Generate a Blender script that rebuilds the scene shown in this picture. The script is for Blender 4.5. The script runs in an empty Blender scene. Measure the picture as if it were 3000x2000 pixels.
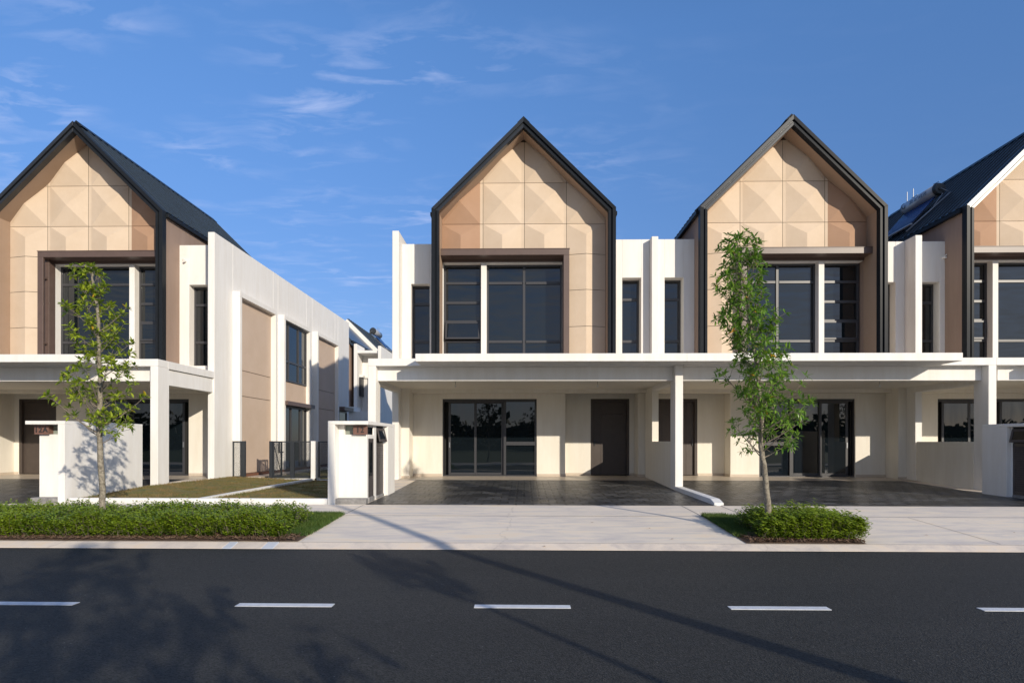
import bpy, bmesh, math, random
import numpy as np
from mathutils import Vector, Matrix, noise

# ------------------------------------------------------------------ scene, camera, light
sc = bpy.context.scene
EYE = 1.32                      # height of the lens above the road; geometry is written with z = 0 at the lens
F = 1800.0 / 3000.0 * 36.0
cam_d = bpy.data.cameras.new("camera"); cam = bpy.data.objects.new("camera", cam_d)
sc.collection.objects.link(cam); sc.camera = cam
cam_d.lens = F; cam_d.sensor_width = 36.0
cam_d.shift_y = 292.0 / 3000.0
cam_d.clip_start = 0.1; cam_d.clip_end = 4000
cam.location = (0, 0, 0)
cam.rotation_euler = (math.radians(90), math.radians(-0.06), math.atan(35 / 1800))

SUN = Vector((0.68, -1.0, 0.375)).normalized()      # towards the sun
EL = math.asin(SUN.z); AZ = math.atan2(SUN.x, SUN.y)
sd = bpy.data.lights.new("sun", 'SUN'); sun = bpy.data.objects.new("sun", sd)
sc.collection.objects.link(sun)
sd.energy = 3.7; sd.angle = math.radians(0.55); sd.color = (1.0, 0.90, 0.745)
sun.rotation_euler = SUN.to_track_quat('Z', 'Y').to_euler()

w = bpy.data.worlds.new("World"); sc.world = w; w.use_nodes = True
nt = w.node_tree; nt.nodes.clear()
N = lambda t, tree=None: (tree or nt).nodes.new(t)
out = N('ShaderNodeOutputWorld'); bg = N('ShaderNodeBackground'); sky = N('ShaderNodeTexSky')
sky.sky_type = 'NISHITA'; sky.sun_disc = False; sky.sun_elevation = EL; sky.sun_rotation = AZ
sky.air_density = 1.0; sky.dust_density = 0.25; sky.ozone_density = 2.5; sky.altitude = 50
tc = N('ShaderNodeTexCoord')
# thin cirrus: the view direction projected on a high flat layer
sep = N('ShaderNodeSeparateXYZ'); nt.links.new(tc.outputs['Generated'], sep.inputs[0])
mx = N('ShaderNodeMath'); mx.operation = 'MAXIMUM'; mx.inputs[1].default_value = 0.06
nt.links.new(sep.outputs['Z'], mx.inputs[0])
dv = N('ShaderNodeVectorMath'); dv.operation = 'DIVIDE'
cmb = N('ShaderNodeCombineXYZ')
for k in range(3): nt.links.new(mx.outputs[0], cmb.inputs[k])
nt.links.new(tc.outputs['Generated'], dv.inputs[0]); nt.links.new(cmb.outputs[0], dv.inputs[1])
mp = N('ShaderNodeMapping'); mp.inputs['Rotation'].default_value = (0, 0, math.radians(28)); mp.inputs['Scale'].default_value = (1.0, 2.2, 0); mp.inputs['Location'].default_value = (8.8, -3.1, 0)
nt.links.new(dv.outputs[0], mp.inputs[0])
n1 = N('ShaderNodeTexNoise'); n1.inputs['Scale'].default_value = 4.2; n1.inputs['Detail'].default_value = 9; n1.inputs['Roughness'].default_value = 0.58; n1.inputs['Distortion'].default_value = 0.5
n2 = N('ShaderNodeTexNoise'); n2.inputs['Scale'].default_value = 2.0; n2.inputs['Detail'].default_value = 3
nt.links.new(mp.outputs[0], n1.inputs['Vector']); nt.links.new(dv.outputs[0], n2.inputs['Vector'])
r1 = N('ShaderNodeMapRange'); r1.inputs['From Min'].default_value = 0.47; r1.inputs['From Max'].default_value = 0.85
r2 = N('ShaderNodeMapRange'); r2.inputs['From Min'].default_value = 0.42; r2.inputs['From Max'].default_value = 0.70
nt.links.new(n1.outputs['Fac'], r1.inputs['Value']); nt.links.new(n2.outputs['Fac'], r2.inputs['Value'])
ml = N('ShaderNodeMath'); ml.operation = 'MULTIPLY'; nt.links.new(r1.outputs[0], ml.inputs[0]); nt.links.new(r2.outputs[0], ml.inputs[1])
ml2 = N('ShaderNodeMath'); ml2.operation = 'MULTIPLY'; ml2.inputs[1].default_value = 0.75; nt.links.new(ml.outputs[0], ml2.inputs[0])
fade = N('ShaderNodeMapRange'); fade.inputs['From Min'].default_value = 0.28; fade.inputs['From Max'].default_value = -0.15; fade.inputs['To Min'].default_value = 0.04
nt.links.new(sep.outputs['X'], fade.inputs['Value'])
ml3 = N('ShaderNodeMath'); ml3.operation = 'MULTIPLY'; nt.links.new(ml2.outputs[0], ml3.inputs[0]); nt.links.new(fade.outputs[0], ml3.inputs[1])
tint = N('ShaderNodeMix'); tint.data_type = 'RGBA'; tint.blend_type = 'MULTIPLY'; tint.inputs['Factor'].default_value = 1.0
nt.links.new(sky.outputs[0], tint.inputs['A'])
tl = N('ShaderNodeMapRange'); tl.inputs['From Min'].default_value = 0.10; tl.inputs['From Max'].default_value = 0.55; nt.links.new(sep.outputs['Z'], tl.inputs['Value'])
tm = N('ShaderNodeMix'); tm.data_type = 'RGBA'; tm.inputs['A'].default_value = (0.52, 0.56, 0.78, 1); tm.inputs['B'].default_value = (0.90, 1.21, 1.58, 1)
nt.links.new(tl.outputs[0], tm.inputs['Factor']); nt.links.new(tm.outputs['Result'], tint.inputs['B'])
cl = N('ShaderNodeMix'); cl.data_type = 'RGBA'
nt.links.new(ml3.outputs[0], cl.inputs['Factor']); nt.links.new(tint.outputs['Result'], cl.inputs['A']); cl.inputs['B'].default_value = (5.4, 5.9, 8.0, 1)
bk = N('ShaderNodeMapRange'); bk.inputs['From Min'].default_value = 0.05; bk.inputs['From Max'].default_value = -0.55; nt.links.new(sep.outputs['Y'], bk.inputs['Value'])
bn = N('ShaderNodeMapRange'); bn.inputs['From Min'].default_value = 0.35; bn.inputs['From Max'].default_value = 0.65; bn.inputs['To Min'].default_value = 0.15; bn.inputs['To Max'].default_value = 0.75; nt.links.new(n1.outputs['Fac'], bn.inputs['Value'])
bm_ = N('ShaderNodeMath'); bm_.operation = 'MULTIPLY'; nt.links.new(bk.outputs[0], bm_.inputs[0]); nt.links.new(bn.outputs[0], bm_.inputs[1])
cl2 = N('ShaderNodeMix'); cl2.data_type = 'RGBA'; nt.links.new(bm_.outputs[0], cl2.inputs['Factor']); nt.links.new(cl.outputs['Result'], cl2.inputs['A']); cl2.inputs['B'].default_value = (4.6, 4.7, 5.0, 1)
nt.links.new(cl2.outputs['Result'], bg.inputs['Color']); bg.inputs['Strength'].default_value = 0.11
nt.links.new(bg.outputs[0], out.inputs[0])
vs = sc.view_settings; vs.view_transform = 'Standard'; vs.look = 'None'; vs.exposure = 0.27; vs.gamma = 1.0
sc.cycles.max_bounces = 8; sc.cycles.diffuse_bounces = 5; sc.cycles.glossy_bounces = 4

# ------------------------------------------------------------------ materials
def mat(name, col, rough=0.8, metal=0.0, spec=0.5, var=0.0, vscale=3.0, bump=0.0, bscale=60.0, col2=None, ior=None, coat=0.0, sub=None):
    m = bpy.data.materials.new(name); m.use_nodes = True; t = m.node_tree; b = t.nodes['Principled BSDF']
    b.inputs['Base Color'].default_value = (*col, 1); b.inputs['Roughness'].default_value = rough
    b.inputs['Metallic'].default_value = metal; b.inputs['Specular IOR Level'].default_value = spec
    if ior: b.inputs['IOR'].default_value = ior
    if coat: b.inputs['Coat Weight'].default_value = coat
    g = t.nodes.new('ShaderNodeNewGeometry')
    if var > 0:
        n = t.nodes.new('ShaderNodeTexNoise'); n.inputs['Scale'].default_value = vscale; n.inputs['Detail'].default_value = 6; n.inputs['Roughness'].default_value = 0.65
        t.links.new(g.outputs['Position'], n.inputs['Vector'])
        mr = t.nodes.new('ShaderNodeMapRange'); mr.inputs['From Min'].default_value = 0.3; mr.inputs['From Max'].default_value = 0.7
        t.links.new(n.outputs['Fac'], mr.inputs['Value'])
        mi = t.nodes.new('ShaderNodeMix'); mi.data_type = 'RGBA'
        c2 = col2 or tuple(c * (1 - var) for c in col)
        mi.inputs['A'].default_value = (*c2, 1); mi.inputs['B'].default_value = (*col, 1)
        t.links.new(mr.outputs[0], mi.inputs['Factor']); t.links.new(mi.outputs['Result'], b.inputs['Base Color'])
    if bump > 0:
        n = t.nodes.new('ShaderNodeTexNoise'); n.inputs['Scale'].default_value = bscale; n.inputs['Detail'].default_value = 4
        t.links.new(g.outputs['Position'], n.inputs['Vector'])
        bp = t.nodes.new('ShaderNodeBump'); bp.inputs['Strength'].default_value = bump; bp.inputs['Distance'].default_value = 0.01
        t.links.new(n.outputs['Fac'], bp.inputs['Height']); t.links.new(bp.outputs[0], b.inputs['Normal'])
    return m

def paint(name, col, stain=0.12, streak=True):
    """masonry paint: fine grain, faint vertical rain streaks and blotches"""
    m = mat(name, col, rough=0.82, spec=0.3); t = m.node_tree; b = t.nodes['Principled BSDF']
    g = t.nodes.new('ShaderNodeNewGeometry'); mpn = t.nodes.new('ShaderNodeMapping'); mpn.inputs['Scale'].default_value = (3.2, 3.2, 0.45)
    t.links.new(g.outputs['Position'], mpn.inputs[0])
    n = t.nodes.new('ShaderNodeTexNoise'); n.inputs['Scale'].default_value = 1.6; n.inputs['Detail'].default_value = 7; n.inputs['Roughness'].default_value = 0.7
    t.links.new(mpn.outputs[0] if streak else g.outputs['Position'], n.inputs['Vector'])
    mr = t.nodes.new('ShaderNodeMapRange'); mr.inputs['From Min'].default_value = 0.35; mr.inputs['From Max'].default_value = 0.62
    t.links.new(n.outputs['Fac'], mr.inputs['Value'])
    mi = t.nodes.new('ShaderNodeMix'); mi.data_type = 'RGBA'
    mi.inputs['A'].default_value = (*[c * (1 - stain) * k for c, k in zip(col, (1, .985, .96))], 1); mi.inputs['B'].default_value = (*col, 1)
    t.links.new(mr.outputs[0], mi.inputs['Factor']); t.links.new(mi.outputs['Result'], b.inputs['Base Color'])
    n2 = t.nodes.new('ShaderNodeTexNoise'); n2.inputs['Scale'].default_value = 90; n2.inputs['Detail'].default_value = 3
    n3 = t.nodes.new('ShaderNodeTexNoise'); n3.inputs['Scale'].default_value = 4; n3.inputs['Detail'].default_value = 2
    t.links.new(g.outputs['Position'], n2.inputs['Vector']); t.links.new(g.outputs['Position'], n3.inputs['Vector'])
    ad = t.nodes.new('ShaderNodeMath'); ad.operation = 'MULTIPLY_ADD'; ad.inputs[1].default_value = 3.0
    t.links.new(n3.outputs['Fac'], ad.inputs[0]); t.links.new(n2.outputs['Fac'], ad.inputs[2])
    bp = t.nodes.new('ShaderNodeBump'); bp.inputs['Strength'].default_value = 0.25; bp.inputs['Distance'].default_value = 0.006
    t.links.new(ad.outputs[0], bp.inputs['Height']); t.links.new(bp.outputs[0], b.inputs['Normal'])
    return m

M = {}
M['white'] = paint('white_paint', (0.80, 0.78, 0.745), 0.065)
M['cream'] = paint('cream_paint', (0.77, 0.73, 0.65), 0.06)
M['kerbwhite'] = paint('kerb_white', (0.80, 0.79, 0.77), 0.10, False)
M['tan'] = paint('tan_render', (0.625, 0.50, 0.38), 0.06, False)
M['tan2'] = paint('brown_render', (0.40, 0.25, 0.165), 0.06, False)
M['tanside'] = paint('beige_render', (0.57, 0.445, 0.35), 0.06, False)
M['taupe'] = paint('taupe_render', (0.31, 0.225, 0.18), 0.10, True)
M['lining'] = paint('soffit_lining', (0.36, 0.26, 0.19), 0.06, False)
M['joint'] = mat('joint_gap', (0.06, 0.045, 0.035), 0.9)
M['trim'] = mat('dark_metal_trim', (0.018, 0.021, 0.026), 0.34, spec=0.06, var=0.2, vscale=8)
M['flashing'] = mat('metal_flashing', (0.022, 0.025, 0.030), 0.30, spec=0.45, var=0.2, vscale=8)
M['roof'] = mat('roof_sheet', (0.034, 0.048, 0.066), 0.33, spec=0.5, var=0.25, vscale=2)
M['hood'] = mat('brown_metal', (0.120, 0.080, 0.066), 0.42, spec=0.5, var=0.15, vscale=5)
M['frame'] = mat('window_frame', (0.045, 0.045, 0.050), 0.38, spec=0.5)
M['glass'] = mat('tinted_glass', (0.006, 0.009, 0.012), 0.012, spec=0.5, ior=1.68)
def wavy(m):
    t = m.node_tree; g = t.nodes.new('ShaderNodeNewGeometry'); n = t.nodes.new('ShaderNodeTexNoise'); n.inputs['Scale'].default_value = 1.3; n.inputs['Detail'].default_value = 1
    t.links.new(g.outputs['Position'], n.inputs['Vector']); bp = t.nodes.new('ShaderNodeBump'); bp.inputs['Strength'].default_value = 0.22; bp.inputs['Distance'].default_value = 0.006
    t.links.new(n.outputs['Fac'], bp.inputs['Height']); t.links.new(bp.outputs[0], t.nodes['Principled BSDF'].inputs['Normal'])
wavy(M['glass'])
M['frost'] = mat('frosted_glass', (0.25, 0.28, 0.24), 0.35, spec=0.5)
M['door'] = mat('door_leaf', (0.066, 0.050, 0.042), 0.5, var=0.2, vscale=6)
M['meter'] = mat('grey_louvre_metal', (0.075, 0.065, 0.065), 0.45, var=0.2, vscale=10)
M['plate'] = mat('copper_plate', (0.19, 0.10, 0.075), 0.5, var=0.15, vscale=20)
M['digit'] = mat('dark_lettering', (0.03, 0.028, 0.03), 0.5)
M['tile'] = mat('porch_tile', (0.56, 0.48, 0.39), 0.35, var=0.12, vscale=2)
M['steel'] = mat('galvanised_steel', (0.26, 0.27, 0.29), 0.5, metal=0.6)
M['tankgrey'] = mat('tank_steel', (0.42, 0.43, 0.46), 0.38, metal=0.35)
M['bulb'] = mat('bulb_glass', (0.6, 0.6, 0.6), 0.2)
M['plinth'] = mat('raw_cement', (0.30, 0.29, 0.28), 0.9, var=0.5, vscale=14, bump=0.6, bscale=30)
M['bark'] = mat('bark', (0.36, 0.32, 0.25), 0.9, var=0.6, vscale=34, bump=0.9, bscale=45, col2=(0.09, 0.075, 0.055))
M['twig'] = mat('twig_bark', (0.24, 0.20, 0.16), 0.85, var=0.3, vscale=20)
M['markwhite'] = mat('road_paint', (0.78, 0.80, 0.83), 0.6, var=0.22, vscale=18, bump=0.4, bscale=150)
M['dry'] = mat('dry_leaf', (0.28, 0.12, 0.04), 0.7)
M['dark'] = mat('dark_interior', (0.02, 0.02, 0.02), 0.9)
M['blackbase'] = mat('red_skirting', (0.20, 0.085, 0.045), 0.8, var=0.3, vscale=8)

def leafmat(name, a, b, c, trans=0.35, rough=0.38):
    m = bpy.data.materials.new(name); m.use_nodes = True; t = m.node_tree; p = t.nodes['Principled BSDF']
    at = t.nodes.new('ShaderNodeAttribute'); at.attribute_name = 'var'
    cr = t.nodes.new('ShaderNodeValToRGB'); e = cr.color_ramp.elements
    e[0].position = 0.0; e[0].color = (*a, 1); e[1].position = 0.72; e[1].color = (*b, 1)
    e3 = e.new(0.984); e3.color = (*b, 1); e4 = e.new(0.993); e4.color = (*c, 1)
    t.links.new(at.outputs['Fac'], cr.inputs['Fac']); t.links.new(cr.outputs[0], p.inputs['Base Color'])
    p.inputs['Roughness'].default_value = rough
    tr = t.nodes.new('ShaderNodeBsdfTranslucent'); t.links.new(cr.outputs[0], tr.inputs['Color'])
    ms = t.nodes.new('ShaderNodeMixShader'); ms.inputs[0].default_value = trans
    t.links.new(p.outputs[0], ms.inputs[1]); t.links.new(tr.outputs[0], ms.inputs[2]); t.links.new(ms.outputs[0], t.nodes['Material Output'].inputs[0])
    return m
M['leafA'] = leafmat('leaf_olive', (0.085, 0.16, 0.014), (0.34, 0.42, 0.035), (0.50, 0.32, 0.02))
M['leafB'] = leafmat('leaf_green', (0.050, 0.15, 0.018), (0.22, 0.38, 0.040), (0.70, 0.33, 0.01))
M['leafH'] = leafmat('leaf_hedge', (0.040, 0.105, 0.012), (0.25, 0.34, 0.024), (0.48, 0.44, 0.02))
M['leafD'] = leafmat('leaf_dark', (0.010, 0.020, 0.006), (0.025, 0.045, 0.012), (0.04, 0.05, 0.01), 0.15, 0.6)
M['grass'] = leafmat('lawn_blade', (0.10, 0.13, 0.02), (0.26, 0.17, 0.07), (0.34, 0.25, 0.12), 0.2, 0.7)
M['grassG'] = leafmat('verge_blade', (0.028, 0.075, 0.012), (0.085, 0.145, 0.02), (0.20, 0.22, 0.05), 0.25, 0.6)

def asphalt():
    m = mat('asphalt', (0.043, 0.045, 0.048), 0.72, spec=0.35); t = m.node_tree; b = t.nodes['Principled BSDF']
    g = t.nodes.new('ShaderNodeNewGeometry')
    big = t.nodes.new('ShaderNodeTexNoise'); big.inputs['Scale'].default_value = 0.6; big.inputs['Detail'].default_value = 5
    mp_ = t.nodes.new('ShaderNodeMapping'); mp_.inputs['Scale'].default_value = (0.35, 2.2, 1)
    t.links.new(g.outputs['Position'], mp_.inputs[0]); t.links.new(mp_.outputs[0], big.inputs['Vector'])
    fine = t.nodes.new('ShaderNodeTexVoronoi'); fine.inputs['Scale'].default_value = 105
    t.links.new(g.outputs['Position'], fine.inputs['Vector'])
    spk = t.nodes.new('ShaderNodeMapRange'); spk.inputs['From Min'].default_value = 0.10; spk.inputs['From Max'].default_value = 0.0
    sv = t.nodes.new('ShaderNodeTexVoronoi'); sv.inputs['Scale'].default_value = 16; sv.inputs['Randomness'].default_value = 1.0
    t.links.new(g.outputs['Position'], sv.inputs['Vector']); t.links.new(sv.outputs['Distance'], spk.inputs['Value'])
    gr = t.nodes.new('ShaderNodeMath'); gr.operation = 'GREATER_THAN'; gr.inputs[1].default_value = 0.72
    sc_ = t.nodes.new('ShaderNodeSeparateColor'); t.links.new(sv.outputs['Color'], sc_.inputs[0]); t.links.new(sc_.outputs[0], gr.inputs[0])
    mm = t.nodes.new('ShaderNodeMath'); mm.operation = 'MULTIPLY'; t.links.new(spk.outputs[0], mm.inputs[0]); t.links.new(gr.outputs[0], mm.inputs[1])
    c1 = t.nodes.new('ShaderNodeMix'); c1.data_type = 'RGBA'; c1.inputs['A'].default_value = (0.023, 0.0235, 0.022, 1); c1.inputs['B'].default_value = (0.038, 0.038, 0.035, 1)
    t.links.new(big.outputs['Fac'], c1.inputs['Factor'])
    fcol = t.nodes.new('ShaderNodeSeparateColor'); t.links.new(fine.outputs['Color'], fcol.inputs[0])
    fr = t.nodes.new('ShaderNodeMapRange'); fr.inputs['To Min'].default_value = 0.45; fr.inputs['To Max'].default_value = 1.7; t.links.new(fcol.outputs[0], fr.inputs['Value'])
    c2 = t.nodes.new('ShaderNodeMix'); c2.data_type = 'RGBA'; c2.blend_type = 'MULTIPLY'; c2.inputs['Factor'].default_value = 1
    t.links.new(c1.outputs['Result'], c2.inputs['A']); t.links.new(fr.outputs[0], c2.inputs['B'])
    c3 = t.nodes.new('ShaderNodeMix'); c3.data_type = 'RGBA'; c3.inputs['B'].default_value = (0.30, 0.30, 0.29, 1)
    t.links.new(mm.outputs[0], c3.inputs['Factor']); t.links.new(c2.outputs['Result'], c3.inputs['A']); t.links.new(c3.outputs['Result'], b.inputs['Base Color'])
    bp = t.nodes.new('ShaderNodeBump'); bp.inputs['Strength'].default_value = 0.7; bp.inputs['Distance'].default_value = 0.006
    t.links.new(fine.outputs['Distance'], bp.inputs['Height']); t.links.new(bp.outputs[0], b.inputs['Normal'])
    return m
M['asphalt'] = asphalt()

def concrete(name, a, bcol, rough=0.85, sx=0.8, sy=3.0):
    m = mat(name, a, rough, spec=0.3); t = m.node_tree; b = t.nodes['Principled BSDF']
    g = t.nodes.new('ShaderNodeNewGeometry'); mp_ = t.nodes.new('ShaderNodeMapping'); mp_.inputs['Scale'].default_value = (sx, sy, 1)
    t.links.new(g.outputs['Position'], mp_.inputs[0])
    n = t.nodes.new('ShaderNodeTexNoise'); n.inputs['Scale'].default_value = 1.3; n.inputs['Detail'].default_value = 9; n.inputs['Roughness'].default_value = 0.68; n.inputs['Distortion'].default_value = 0.4
    t.links.new(mp_.outputs[0], n.inputs['Vector'])
    cr = t.nodes.new('ShaderNodeValToRGB'); e = cr.color_ramp.elements
    e[0].position = 0.33; e[0].color = (*bcol, 1); e[1].position = 0.55; e[1].color = (*a, 1)
    e2 = e.new(0.7); e2.color = (a[0] * 1.04, a[1] * 0.98, a[2] * 0.88, 1)
    t.links.new(n.outputs['Fac'], cr.inputs['Fac'])
    v = t.nodes.new('ShaderNodeTexVoronoi'); v.feature = 'DISTANCE_TO_EDGE'; v.inputs['Scale'].default_value = 0.33
    nd = t.nodes.new('ShaderNodeTexNoise'); nd.inputs['Scale'].default_value = 3; nd.inputs['Detail'].default_value = 5
    t.links.new(g.outputs['Position'], nd.inputs['Vector'])
    mxv = t.nodes.new('ShaderNodeMix'); mxv.data_type = 'VECTOR'; mxv.inputs['Factor'].default_value = 0.25
    t.links.new(g.outputs['Position'], mxv.inputs['A']); t.links.new(nd.outputs['Color'], mxv.inputs['B']); t.links.new(mxv.outputs['Result'], v.inputs['Vector'])
    ck = t.nodes.new('ShaderNodeMapRange'); ck.inputs['From Min'].default_value = 0.0; ck.inputs['From Max'].default_value = 0.004; ck.inputs['To Min'].default_value = 0.86
    t.links.new(v.outputs['Distance'], ck.inputs['Value'])
    c2 = t.nodes.new('ShaderNodeMix'); c2.data_type = 'RGBA'; c2.blend_type = 'MULTIPLY'; c2.inputs['Factor'].default_value = 1
    t.links.new(cr.outputs[0], c2.inputs['A']); t.links.new(ck.outputs[0], c2.inputs['B']); t.links.new(c2.outputs['Result'], b.inputs['Base Color'])
    f = t.nodes.new('ShaderNodeTexNoise'); f.inputs['Scale'].default_value = 70; f.inputs['Detail'].default_value = 4
    t.links.new(g.outputs['Position'], f.inputs['Vector'])
    bp = t.nodes.new('ShaderNodeBump'); bp.inputs['Strength'].default_value = 0.3; bp.inputs['Distance'].default_value = 0.004
    t.links.new(f.outputs['Fac'], bp.inputs['Height']); t.links.new(bp.outputs[0], b.inputs['Normal'])
    return m
M['concrete'] = concrete('pale_concrete', (0.87, 0.76, 0.62), (0.64, 0.58, 0.53))
M['kerb'] = concrete('kerb_concrete', (0.78, 0.67, 0.55), (0.58, 0.51, 0.45), sx=2.0, sy=2.0)
M['kerbgrey'] = mat('kerb_patch', (0.62, 0.65, 0.70), 0.85, var=0.15, vscale=6, bump=0.3)

def pavers():
    m = mat('stamped_paving', (0.07, 0.065, 0.065), 0.45, spec=0.5); t = m.node_tree; b = t.nodes['Principled BSDF']
    g = t.nodes.new('ShaderNodeNewGeometry')
    br = t.nodes.new('ShaderNodeTexBrick'); br.inputs['Scale'].default_value = 1.0
    br.inputs['Brick Width'].default_value = 0.30; br.inputs['Row Height'].default_value = 0.30; br.inputs['Mortar Size'].default_value = 0.022; br.inputs['Mortar Smooth'].default_value = 0.3
    br.inputs['Color1'].default_value = (0.030, 0.032, 0.033, 1); br.inputs['Color2'].default_value = (0.090, 0.090, 0.090, 1); br.inputs['Mortar'].default_value = (0.012, 0.012, 0.013, 1)
    t.links.new(g.outputs['Position'], br.inputs['Vector'])
    n = t.nodes.new('ShaderNodeTexNoise'); n.inputs['Scale'].default_value = 0.9; n.inputs['Detail'].default_value = 6; n.inputs['Roughness'].default_value = 0.6
    mp_ = t.nodes.new('ShaderNodeMapping'); mp_.inputs['Scale'].default_value = (0.5, 1.6, 1); t.links.new(g.outputs['Position'], mp_.inputs[0]); t.links.new(mp_.outputs[0], n.inputs['Vector'])
    cr = t.nodes.new('ShaderNodeMapRange'); cr.inputs['From Min'].default_value = 0.3; cr.inputs['From Max'].default_value = 0.7; cr.inputs['To Min'].default_value = 0.35; cr.inputs['To Max'].default_value = 1.9
    t.links.new(n.outputs['Fac'], cr.inputs['Value'])
    c2 = t.nodes.new('ShaderNodeMix'); c2.data_type = 'RGBA'; c2.blend_type = 'MULTIPLY'; c2.inputs['Factor'].default_value = 1
    t.links.new(br.outputs['Color'], c2.inputs['A']); t.links.new(cr.outputs[0], c2.inputs['B']); t.links.new(c2.outputs['Result'], b.inputs['Base Color'])
    rr = t.nodes.new('ShaderNodeMapRange'); rr.inputs['To Min'].default_value = 0.20; rr.inputs['To Max'].default_value = 0.50
    t.links.new(n.outputs['Fac'], rr.inputs['Value']); t.links.new(rr.outputs[0], b.inputs['Roughness'])
    f = t.nodes.new('ShaderNodeTexNoise'); f.inputs['Scale'].default_value = 22; f.inputs['Detail'].default_value = 5
    mp2 = t.nodes.new('ShaderNodeMapping'); mp2.inputs['Scale'].default_value = (0.5, 1.4, 1); t.links.new(g.outputs['Position'], mp2.inputs[0]); t.links.new(mp2.outputs[0], f.inputs['Vector'])
    hh = t.nodes.new('ShaderNodeMath'); hh.operation = 'MULTIPLY_ADD'; hh.inputs[1].default_value = -1.2
    t.links.new(br.outputs['Fac'], hh.inputs[0]); t.links.new(f.outputs['Fac'], hh.inputs[2])
    bp = t.nodes.new('ShaderNodeBump'); bp.inputs['Strength'].default_value = 1.0; bp.inputs['Distance'].default_value = 0.035
    t.links.new(hh.outputs[0], bp.inputs['Height']); t.links.new(bp.outputs[0], b.inputs['Normal'])
    return m
M['paver'] = pavers()
M['soil'] = mat('mulch_soil', (0.15, 0.088, 0.055), 0.95, var=0.7, vscale=30, bump=1.0, bscale=50, col2=(0.045, 0.028, 0.018))
M['lawn'] = mat('lawn_soil', (0.22, 0.16, 0.06), 0.95, var=0.6, vscale=5, bump=1.0, bscale=60, col2=(0.09, 0.12, 0.025))
M['verge'] = mat('verge_turf', (0.06, 0.10, 0.02), 0.95, var=0.5, vscale=9, bump=1.0, bscale=60)
M['earth'] = mat('bare_ground', (0.20, 0.19, 0.11), 0.95, var=0.4, vscale=0.3)

# ------------------------------------------------------------------ helpers
def bm_new(): return bmesh.new()
def box(bm, x0, x1, y0, y1, z0, z1):
    x0, x1 = min(x0, x1), max(x0, x1)
    v = [bm.verts.new((x, y, z)) for z in (z0, z1) for x, y in ((x0, y0), (x1, y0), (x1, y1), (x0, y1))]
    for f in ((3, 2, 1, 0), (4, 5, 6, 7), (0, 1, 5, 4), (1, 2, 6, 5), (2, 3, 7, 6), (3, 0, 4, 7)):
        bm.faces.new([v[i] for i in f])
def tube(bm, p0, p1, r0, r1=None, seg=10, caps=True):
    r1 = r0 if r1 is None else r1
    p0, p1 = Vector(p0), Vector(p1); d = (p1 - p0)
    q = d.to_track_quat('Z', 'Y').to_matrix()
    a = [bm.verts.new(p0 + q @ Vector((r0 * math.cos(2 * math.pi * k / seg), r0 * math.sin(2 * math.pi * k / seg), 0))) for k in range(seg)]
    b = [bm.verts.new(p1 + q @ Vector((r1 * math.cos(2 * math.pi * k / seg), r1 * math.sin(2 * math.pi * k / seg), 0))) for k in range(seg)]
    for k in range(seg):
        bm.faces.new((a[k], a[(k + 1) % seg], b[(k + 1) % seg], b[k]))
    if caps: bm.faces.new(list(reversed(a))); bm.faces.new(b)
def root(name, loc, label=None, cat=None, group=None):
    o = bpy.data.objects.new(name, None); sc.collection.objects.link(o); o.location = loc; o.empty_display_size = 0.3
    if label: o['label'] = label; o['category'] = cat
    if group: o['group'] = group
    return o
def origin(parent):
    o = Vector((0, 0, 0)); p = parent
    while p is not None: o += Vector(p.location); p = p.parent
    return o
def link(name, me, m, parent=None, loc=None, bevel=0, smooth=False):
    o = bpy.data.objects.new(name, me); sc.collection.objects.link(o)
    for mm in (m if isinstance(m, (list, tuple)) else [m]): me.materials.append(mm)
    if parent is not None:
        off = origin(parent); me.transform(Matrix.Translation(-off)); o.parent = parent
    elif loc is not None:
        me.transform(Matrix.Translation(-Vector(loc))); o.location = loc
    if smooth:
        for p in me.polygons: p.use_smooth = True
    if bevel:
        md = o.modifiers.new('bevel', 'BEVEL'); md.width = bevel; md.segments = 1; md.limit_method = 'ANGLE'
    return o
def obj(name, bm, m, parent=None, loc=None, bevel=0, smooth=False, fixn=True):
    if fixn: bmesh.ops.recalc_face_normals(bm, faces=bm.faces)
    me = bpy.data.meshes.new(name); bm.to_mesh(me); bm.free()
    return link(name, me, m, parent, loc, bevel, smooth)
def tag(o, label, cat, group=None):
    o['label'] = label; o['category'] = cat
    if group: o['group'] = group
    return o
def struct(o, kind='structure'): o['kind'] = kind; return o
def text_mesh(s, size, extrude, mtx, spacing=1.0, width=0.0):
    cu = bpy.data.curves.new('t', 'FONT'); cu.body = s; cu.size = size; cu.extrude = extrude; cu.align_x = 'CENTER'; cu.align_y = 'CENTER'; cu.space_character = spacing; cu.offset = width
    cu.resolution_u = 3
    o = bpy.data.objects.new('t', cu); sc.collection.objects.link(o)
    me = bpy.data.meshes.new_from_object(o.evaluated_get(bpy.context.evaluated_depsgraph_get()))
    bpy.data.objects.remove(o); bpy.data.curves.remove(cu)
    me.transform(mtx); return me
def quads_mesh(name, V, Fc, var=None):
    me = bpy.data.meshes.new(name); me.from_pydata(V.tolist() if hasattr(V, 'tolist') else V, [], Fc.tolist() if hasattr(Fc, 'tolist') else Fc)
    if var is not None:
        a = me.attributes.new('var', 'FLOAT', 'FACE'); a.data.foreach_set('value', np.asarray(var, dtype=np.float32))
    me.update(); return me

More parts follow.
